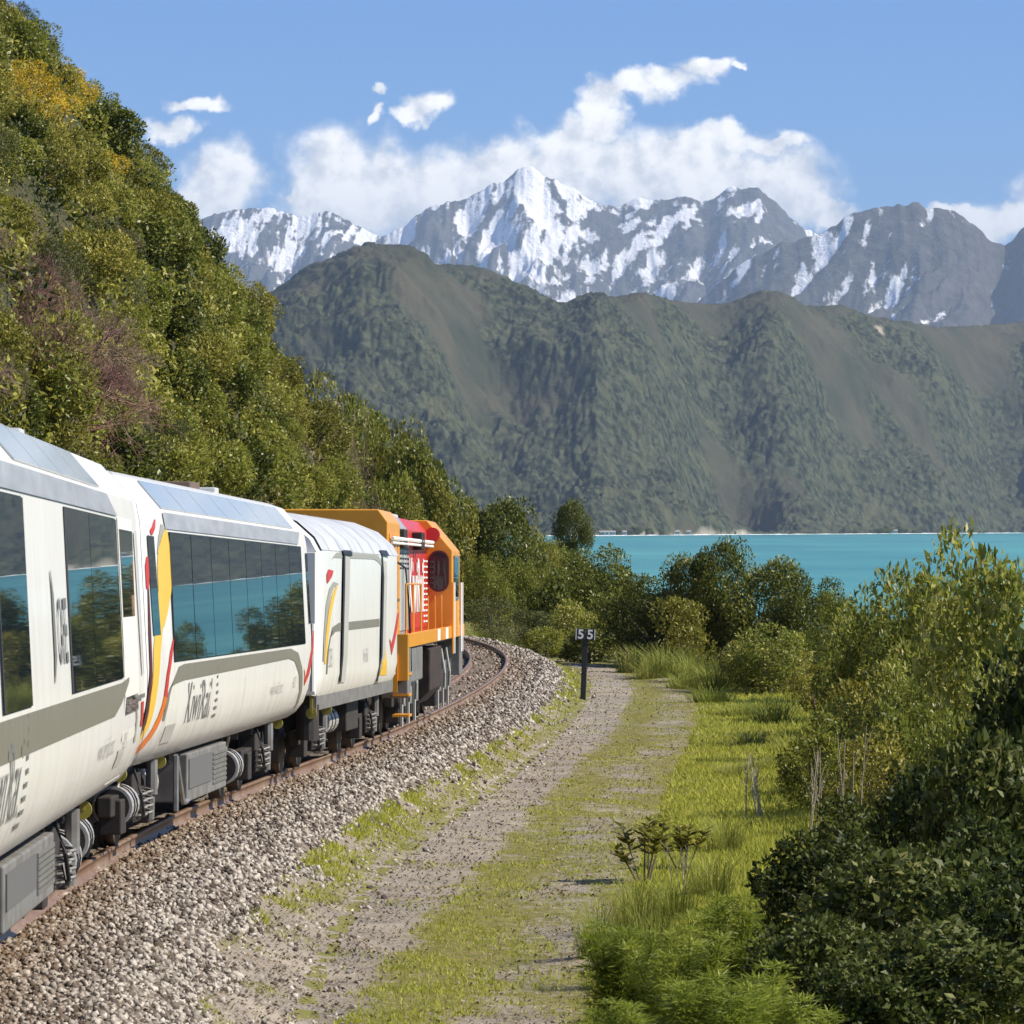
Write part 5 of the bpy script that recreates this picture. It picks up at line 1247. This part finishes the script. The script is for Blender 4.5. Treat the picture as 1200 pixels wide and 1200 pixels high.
# ------------------------------------------------------------------ grass
def grass(N, seed):
    rg = np.random.default_rng(seed)
    t = rg.random(N); a, b = 20 ** -0.9, 150 ** -0.9; Y = (a + (b - a) * t) ** (1 / -0.9)
    X = track_x(Y) + 2.25 + 10.7 * rg.random(N) ** 1.4
    u = X - track_x(Y); a_ = X - RUT(Y)
    d = dirt_of(X, Y); patch = fbm(X * 0.9 + 5, Y * 0.5, 3)
    keep = np.where(d > 0.35, rg.random(N) < 0.05 + 0.25 * smooth(0.0, 0.6, patch), rg.random(N) < 0.95)
    keep &= np.where((a_ > -1.1) & (a_ < 2.4), rg.random(N) < 0.25 + 0.65 * smooth(-0.3, 0.5, patch), True)
    keep &= (u > 2.6) | (patch + rg.normal(size=N) * 0.3 > -0.1 + 1.3 * (2.6 - u))
    ppx = 600 + F * X / Y; keep &= (ppx < 1260) & (ppx > 100)
    X, Y, u, a_, patch = X[keep], Y[keep], u[keep], a_[keep], patch[keep]; n = len(X)
    rank = smooth(2.4, 5.0, a_) * (0.55 + 0.45 * smooth(-0.2, 0.5, patch))
    H = (0.05 + 0.05 * rg.random(n) + rank * rg.uniform(0.02, 0.20, n)) * (0.75 + 0.5 * rg.random(n))
    H *= np.where((a_ > -1.1) & (a_ < 2.4), 0.6, 1.0)
    W = 0.007 + 0.00017 * Y
    Z = ground_z(X, Y)
    ang = rg.uniform(0, 2 * np.pi, n); lean = rg.normal(size=(n, 2)) * 0.45
    s = np.stack([np.cos(ang), np.sin(ang) * 0.6, 0 * ang], -1) * W[:, None]
    base = np.stack([X, Y, Z - 0.01], -1); tip = base + np.stack([lean[:, 0] * H, lean[:, 1] * H, H], -1); mid = base + np.stack([lean[:, 0] * H * 0.3, lean[:, 1] * H * 0.3, H * 0.6], -1)
    V = np.stack([base - s, base + s, tip], 1).reshape(-1, 3)
    return np_mesh('grass', V, np.arange(n * 3).reshape(n, 3))
tag(link('grass', grass(560000, 9), GRASS), 'short bright green grass beside and between the path ruts', 'grass', kind='stuff')

def mound_grass(N, seed):
    rg = np.random.default_rng(seed); Y = rg.uniform(205, 300, N); X = rg.uniform(-12, 11, N); Z = ground_z(X, Y); H = rg.uniform(0.25, 0.7, N)
    s = np.stack([np.full(N, 0.06), np.zeros(N), np.zeros(N)], -1) * rg.uniform(0.5, 1.2, (N, 1)); b = np.stack([X, Y, Z - 0.05], -1); t = b + np.stack([rg.normal(size=N) * 0.2, rg.normal(size=N) * 0.2, H], -1)
    return np_mesh('rank_grass', np.stack([b - s, b + s, t], 1).reshape(-1, 3), np.arange(N * 3).reshape(N, 3))
tag(link('rank_grass', mound_grass(45000, 19), TUSSOCK), 'rank tawny grass over the mound beyond the bend', 'grass', kind='stuff')

# ------------------------------------------------------------------ plants on the seaward side and beyond the bend
EXT = {}
def at_ground(px, d):
    x = (px - 600) * d / F; return Vector((x, d, float(ground_z(x, d))))
def shrub(name, key, px, top, wpx, d, label, cat='shrub', group=None, var=None, sink=0.12):
    """shrub standing on the ground at distance d, as wide and tall as the picture shows it"""
    b = at_ground(px, d); h = max(CAMZ + (HZ - top) * d / F - b.z, 0.3)
    if key in ('olive', 'light', 'broad') and max(h / 1.75, wpx * d / F / 2) > 1.75: key = 'tall_' + key
    var = random.randrange(len(KIND[key])) if var is None else var % len(KIND[key])
    me = KIND[key][var][0]
    if me.name not in EXT:
        co = np.empty(len(me.vertices) * 3, dtype=np.float32); me.vertices.foreach_get('co', co); co = co.reshape(-1, 3)
        EXT[me.name] = (float(np.percentile(co[:, 2], 99.7)), float(np.percentile(np.abs(co[:, :2]), 98.5)))
    ez, ew = EXT[me.name]; sz_ = h / ez; w = wpx * d / F / 2 / ew
    if key not in PARTNAME: w = max(w, sz_ / 1.75)
    return plant(name, key, (b.x, b.y, b.z - sink * h * 0.3), (w, w, sz_ * (1 + sink * 0.3)), label, cat, group, var=var)

G1 = 'trees beyond the bend'
for (px, top, wp, d, key, lb) in (
    (383, 440, 70, 214, 'olive', 'olive green tree beyond the bend, tallest of its row'),
    (418, 470, 70, 206, 'light', 'light green tree second tallest beyond the bend'),
    (452, 494, 64, 200, 'olive', 'olive tree in the middle of the row beyond the bend'),
    (480, 520, 56, 197, 'broad', 'dark leafy tree towards the low end of the row beyond the bend'),
    (512, 555, 56, 196, 'olive', 'low olive tree over the locomotive cab'),
    (540, 580, 54, 200, 'broad', 'low dark tree ending the row behind the cab'),
    (402, 478, 110, 182, 'bare', 'leafless pinkish-brown tree in front of the row beyond the bend'),
    (450, 556, 70, 186, 'light', 'pale bushy tree rising right behind the locomotive roof'),
    (372, 545, 80, 186, 'olive', 'bushy olive tree behind the baggage van roof'),
    (478, 572, 70, 186, 'olive', 'rounded olive bush over the red hood of the locomotive'),
    (592, 586, 112, 198, 'broad', 'large round dark-leaved tree right of the cab beyond the track'),
    (628, 618, 70, 215, 'olive', 'olive shrub on the flank of the grassy mound'),
    (672, 586, 50, 262, 'broad', 'lone wind-shaped tree on top of the grassy mound'),
    (700, 642, 96, 175, 'broad', 'dark spreading shrub in front of the grassy mound'),
    (570, 650, 66, 172, 'light', 'bright leafy shrub beside the locomotive cab'),
    (612, 655, 70, 174, 'light', 'bright rounded shrub between cab and dark spreading shrub'),
    (650, 672, 60, 170, 'broad', 'small dark shrub under the bright rounded one'),
    (575, 700, 70, 162, 'fine', 'low grey-green scrub on the outside of the bend'),
    (625, 715, 70, 158, 'fine', 'low feathery scrub on the outside of the bend before the post'),
    (672, 704, 64, 156, 'light', 'pale upright shrub behind the number post'),
    (718, 690, 64, 154, 'light', 'pale upright shrub right of the number post'),
    (745, 712, 60, 148, 'fine', 'fine-leaved shrub at the foot of the dark thicket'),
    (640, 735, 56, 150, 'light', 'low bright bush at the end of the ballast'),
    (690, 738, 64, 146, 'broad', 'low dark bush just behind the number post'),
    (560, 735, 50, 160, 'tussock', 'grass clump at the outside of the far curve'),
    (600, 745, 46, 154, 'tussock', 'grass clump where the ballast ends at the curve')):
    tree = (CAMZ + (HZ - top) * d / F - float(ground_z((px - 600) * d / F, d))) > 5
    shrub({'bare': 'bare_tree', 'tussock': 'grass_clump'}.get(key, 'coastal_tree' if tree else 'coastal_shrub'), key, px, top, wp, d, lb, 'tree' if tree else ('grass' if key == 'tussock' else 'shrub'), G1)
G2 = 'dark thicket beside the path'
for (px, top, wp, d, key, lb) in (
    (766, 672, 110, 143, 'broad', 'dark thicket shrub at the path end, lowest of the thicket'),
    (808, 652, 86, 142, 'broad', 'dark thicket shrub between the lowest and the tallest one'),
    (846, 634, 96, 141, 'broad', 'tallest dark leafy shrub of the thicket against the sea'),
    (903, 656, 110, 139, 'broad', 'dark leafy shrub right beside the tallest of the thicket'),
    (948, 674, 90, 136, 'broad', 'dark shrub at the seaward end of the thicket'),
    (800, 700, 70, 136, 'olive', 'olive shrub in front of the dark thicket'),
    (905, 732, 112, 119, 'light_near', 'dense rounded light green bush at the foot of the thicket'),
    (868, 752, 50, 121, 'olive', 'small olive bush against the rounded light green bush'),
    (985, 694, 90, 112, 'light', 'light green shrub between thicket and roadside hedge'),
    (955, 765, 70, 104, 'olive', 'olive shrub behind the tall grass'),
    (1010, 712, 90, 100, 'light', 'light green shrub at the start of the tall hedge')):
    shrub('coastal_shrub', key, px, top, wp, d, lb, 'shrub', G2)
for i, (px, top, wp, d) in enumerate(((745, 752, 60, 136), (780, 748, 66, 132), (815, 756, 60, 128), (842, 770, 60, 120), (800, 785, 50, 122), (835, 800, 60, 112), (870, 822, 60, 104), (760, 770, 40, 131),
                                      (905, 815, 60, 100), (880, 850, 50, 88), (930, 860, 60, 84), (900, 890, 60, 76), (860, 905, 44, 74), (925, 930, 50, 66))):
    shrub('grass_clump', 'tussock', px, top, wp * 1.7, d, 'tall rank grass clump along the seaward edge of the path', 'grass', 'rank grass clumps along the path', sink=0)
G3 = 'hedge of shrubs on the seaward side'
for (px, top, wp, d, key, lb) in (
    (1045, 672, 110, 88, 'light_near', 'light green hedge shrub standing clear against the sea'),
    (1095, 664, 120, 80, 'light_near', 'yellowish green hedge shrub with open top against the sea'),
    (1150, 656, 120, 70, 'light_near', 'yellow-green hedge shrub next to the tallest one'),
    (1195, 628, 100, 60, 'light_near', 'tallest hedge shrub with upright yellow-green tips'),
    (1010, 780, 110, 78, 'olive', 'pale leafy shrub low in the hedge behind the white stems'),
    (1075, 760, 130, 66, 'light_near', 'bushy yellow-green shrub in the middle of the hedge'),
    (960, 850, 90, 62, 'light', 'small pale-leaved shrub among white stems at the hedge foot'),
    (1020, 850, 120, 56, 'olive', 'olive shrub with pale stems at the hedge foot'),
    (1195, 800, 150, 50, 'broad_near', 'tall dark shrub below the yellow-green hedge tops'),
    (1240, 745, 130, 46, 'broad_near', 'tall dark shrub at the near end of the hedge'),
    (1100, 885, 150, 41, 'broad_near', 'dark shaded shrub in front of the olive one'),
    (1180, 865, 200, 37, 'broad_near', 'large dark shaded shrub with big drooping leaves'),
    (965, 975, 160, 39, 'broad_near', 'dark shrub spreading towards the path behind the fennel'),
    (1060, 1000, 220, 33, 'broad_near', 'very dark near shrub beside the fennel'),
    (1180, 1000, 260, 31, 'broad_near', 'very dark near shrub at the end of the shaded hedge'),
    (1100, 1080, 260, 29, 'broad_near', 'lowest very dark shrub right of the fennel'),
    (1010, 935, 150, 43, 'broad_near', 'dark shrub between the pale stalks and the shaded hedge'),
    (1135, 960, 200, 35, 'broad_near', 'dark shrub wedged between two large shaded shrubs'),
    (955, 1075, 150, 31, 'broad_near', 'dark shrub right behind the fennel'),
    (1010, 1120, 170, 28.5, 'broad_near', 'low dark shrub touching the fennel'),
    (1210, 905, 160, 39, 'broad_near', 'dark shrub filling the hedge under the tallest tips'),
    (1005, 735, 100, 92, 'light_near', 'bright green shrub joining thicket and hedge'),
    (1060, 800, 110, 58, 'light_near', 'sunny yellow-green shrub above the dark shaded ones'),
    (1125, 735, 110, 64, 'light_near', 'leafy green shrub between the yellow-green hedge tops'),
    (1170, 770, 110, 55, 'light_near', 'yellow-green shrub leaning over the dark hedge end'),
    (985, 820, 90, 70, 'light_near', 'bright small shrub behind the white stems'),
    (1110, 840, 110, 47, 'light_near', 'sunlit shrub just above the big drooping leaves')):
    shrub('hedge_shrub', key, px, top, wp, d, lb, 'shrub', G3)
for i, (px, top, wp, d, lb) in enumerate(((730, 1085, 100, 31, 'tall feathery fennel plant nearest the path'),
                                          (800, 1075, 110, 30.5, 'feathery fennel plant between the tallest and the dark shrub'), (862, 1050, 110, 32, 'tall feathery fennel plant against the dark shrub'),
                                          (815, 1150, 150, 27.5, 'low bright fennel plant in front of the patch'), (900, 1130, 140, 27.8, 'bright fennel plant below the dark shrub'), (735, 1175, 110, 27, 'low fennel plant at the edge of the grass'))):
    shrub('fennel', 'fennel', px, top, wp, d, lb, 'plant', 'fennel patch beside the path', var=i)
for i, (px, top, wp, d, lb) in enumerate(((755, 958, 75, 47, 'young leafy sapling with upright rosettes standing in the grass'), (800, 965, 60, 49, 'small leafy sapling beside the larger one'))):
    shrub('sapling', 'sapling', px, top, wp, d, lb, 'plant', 'saplings in the grass', var=i, sink=0)
for i, (px, top, wp, d, lb) in enumerate(((955, 872, 50, 53, 'pale dead stalks rising before the olive shrub'), (990, 850, 60, 51, 'pale dead stalks standing taller among the leaves'), (885, 880, 60, 60, 'thin dry stalks in the open grass'), (800, 985, 50, 45, 'thin dry stalks beside the sapling'))):
    shrub('dead_stalks', 'stalks', px, top, wp, d, lb, 'plant', 'dead stalks in the grass', var=i, sink=0)
for i, (px, top, wp, d) in enumerate(((700, 1042, 60, 37), (745, 1018, 60, 40), (790, 1022, 70, 42), (835, 990, 60, 45), (850, 950, 50, 52), (725, 1060, 60, 34.5), (770, 1045, 60, 36))):
    shrub('grass_clump', 'tussock', px, top, wp * 1.6, d, 'thin grass clump around the saplings and fennel', 'grass', 'grass clumps around the fennel', sink=0)

# ------------------------------------------------------------------ far shore: houses, trees, surf
HWALL = mat('house_wall_white', (0.75, 0.73, 0.68), 0.8); HROOF = mat('house_roof_grey', (0.30, 0.28, 0.27), 0.7); HWIN = mat('house_window', (0.03, 0.035, 0.04), 0.3)
for i, (px, w, lb) in enumerate(((706, 22, 'long low white house on the far shore left of the sea'), (716, 14, 'small white house next to the long low one on the far shore'), (731, 9, 'tiny pale house on the far shore among trees'),
                                 (793, 9, 'tiny pale house on the far shore by the surf'), (806, 10, 'tiny pale house on the far shore east of the surf house'), (1048, 12, 'small white house between dark trees on the far shore'))):
    Y = float(SHORE(px)) + 8; X = (px - 600) * Y / F
    c = empty('shore_house', (X, Y, 1.0)); tag(c, lb, 'house', 'houses on the far shore')
    MB().box(-w / 2, w / 2, -4, 4, -4, 4.6).build('wall', HWALL, c)
    MB().add([(-w / 2 - .5, -4.6, 4.5), (w / 2 + .5, -4.6, 4.5), (w / 2 + .5, 4.6, 4.5), (-w / 2 - .5, 4.6, 4.5), (-w / 2 - .5, 0, 7), (w / 2 + .5, 0, 7)], [(0, 1, 5, 4), (2, 3, 4, 5), (0, 4, 3), (1, 2, 5), (0, 3, 2, 1)]).build('roof', HROOF, c)
    for k in range(3): MB().box(-w / 2 + w * (k + .25) / 3, -w / 2 + w * (k + .75) / 3, -4.06, -3.99, 1.6, 3.6).build('window', HWIN, c)
for i, (px, s_) in enumerate(((1032, 9), (1040, 12), (1053, 11), (1060, 8), (1072, 6), (996, 5), (722, 9), (745, 11), (760, 9), (738, 7), (774, 7), (860, 5), (690, 10))):
    Y = float(SHORE(px)) + 2 + 4 * (i % 4); X = (px - 600) * Y / F
    plant('shore_tree', 'broad', (X, Y, 0.2), (s_, s_, s_ * 0.72), 'dark tree clump on the far shore at the water', 'tree', 'dark trees on the far shore')
ps = np.arange(640, 1400, 0.8); Ysf = SHORE(ps) - 45 - 30 * noise2(ps / 40, ps * 0); hs = np.clip(0.7 + 0.8 * fbm(ps / 22, ps * 0 + 2, 3), 0.15, 1.6)
Xs = (ps - 600) / F * Ysf
V = np.stack([np.stack([Xs, Ysf - 4, 0 * Xs - 0.2], -1), np.stack([Xs, Ysf, hs], -1), np.stack([Xs, Ysf + 14, 0 * Xs + 0.1], -1)], 0).reshape(-1, 3)
tag(link('surf', np_mesh('surf', V, grid_faces(3, len(ps)), True), mat('white_foam', (0.82, 0.84, 0.84), 0.9)), 'white surf breaking along the far shore', 'surf', kind='stuff')

# ------------------------------------------------------------------ air
hz = MB().box(-13000, 35000, -5000, 43000, -24, 3400).mesh('haze')
m = bpy.data.materials.new('pale_haze'); m.use_nodes = True; n, l = m.node_tree.nodes, m.node_tree.links; n.clear()
out = n.new('ShaderNodeOutputMaterial'); pv = n.new('ShaderNodeVolumePrincipled')
pv.inputs['Color'].default_value = (0.58, 0.76, 1.0, 1); pv.inputs['Density'].default_value = 2.4e-5; pv.inputs['Anisotropy'].default_value = 0.0
l.new(pv.outputs[0], out.inputs['Volume'])
tag(link('haze', hz, m), 'thin bluish haze over the bay and mountains', 'haze', kind='stuff')
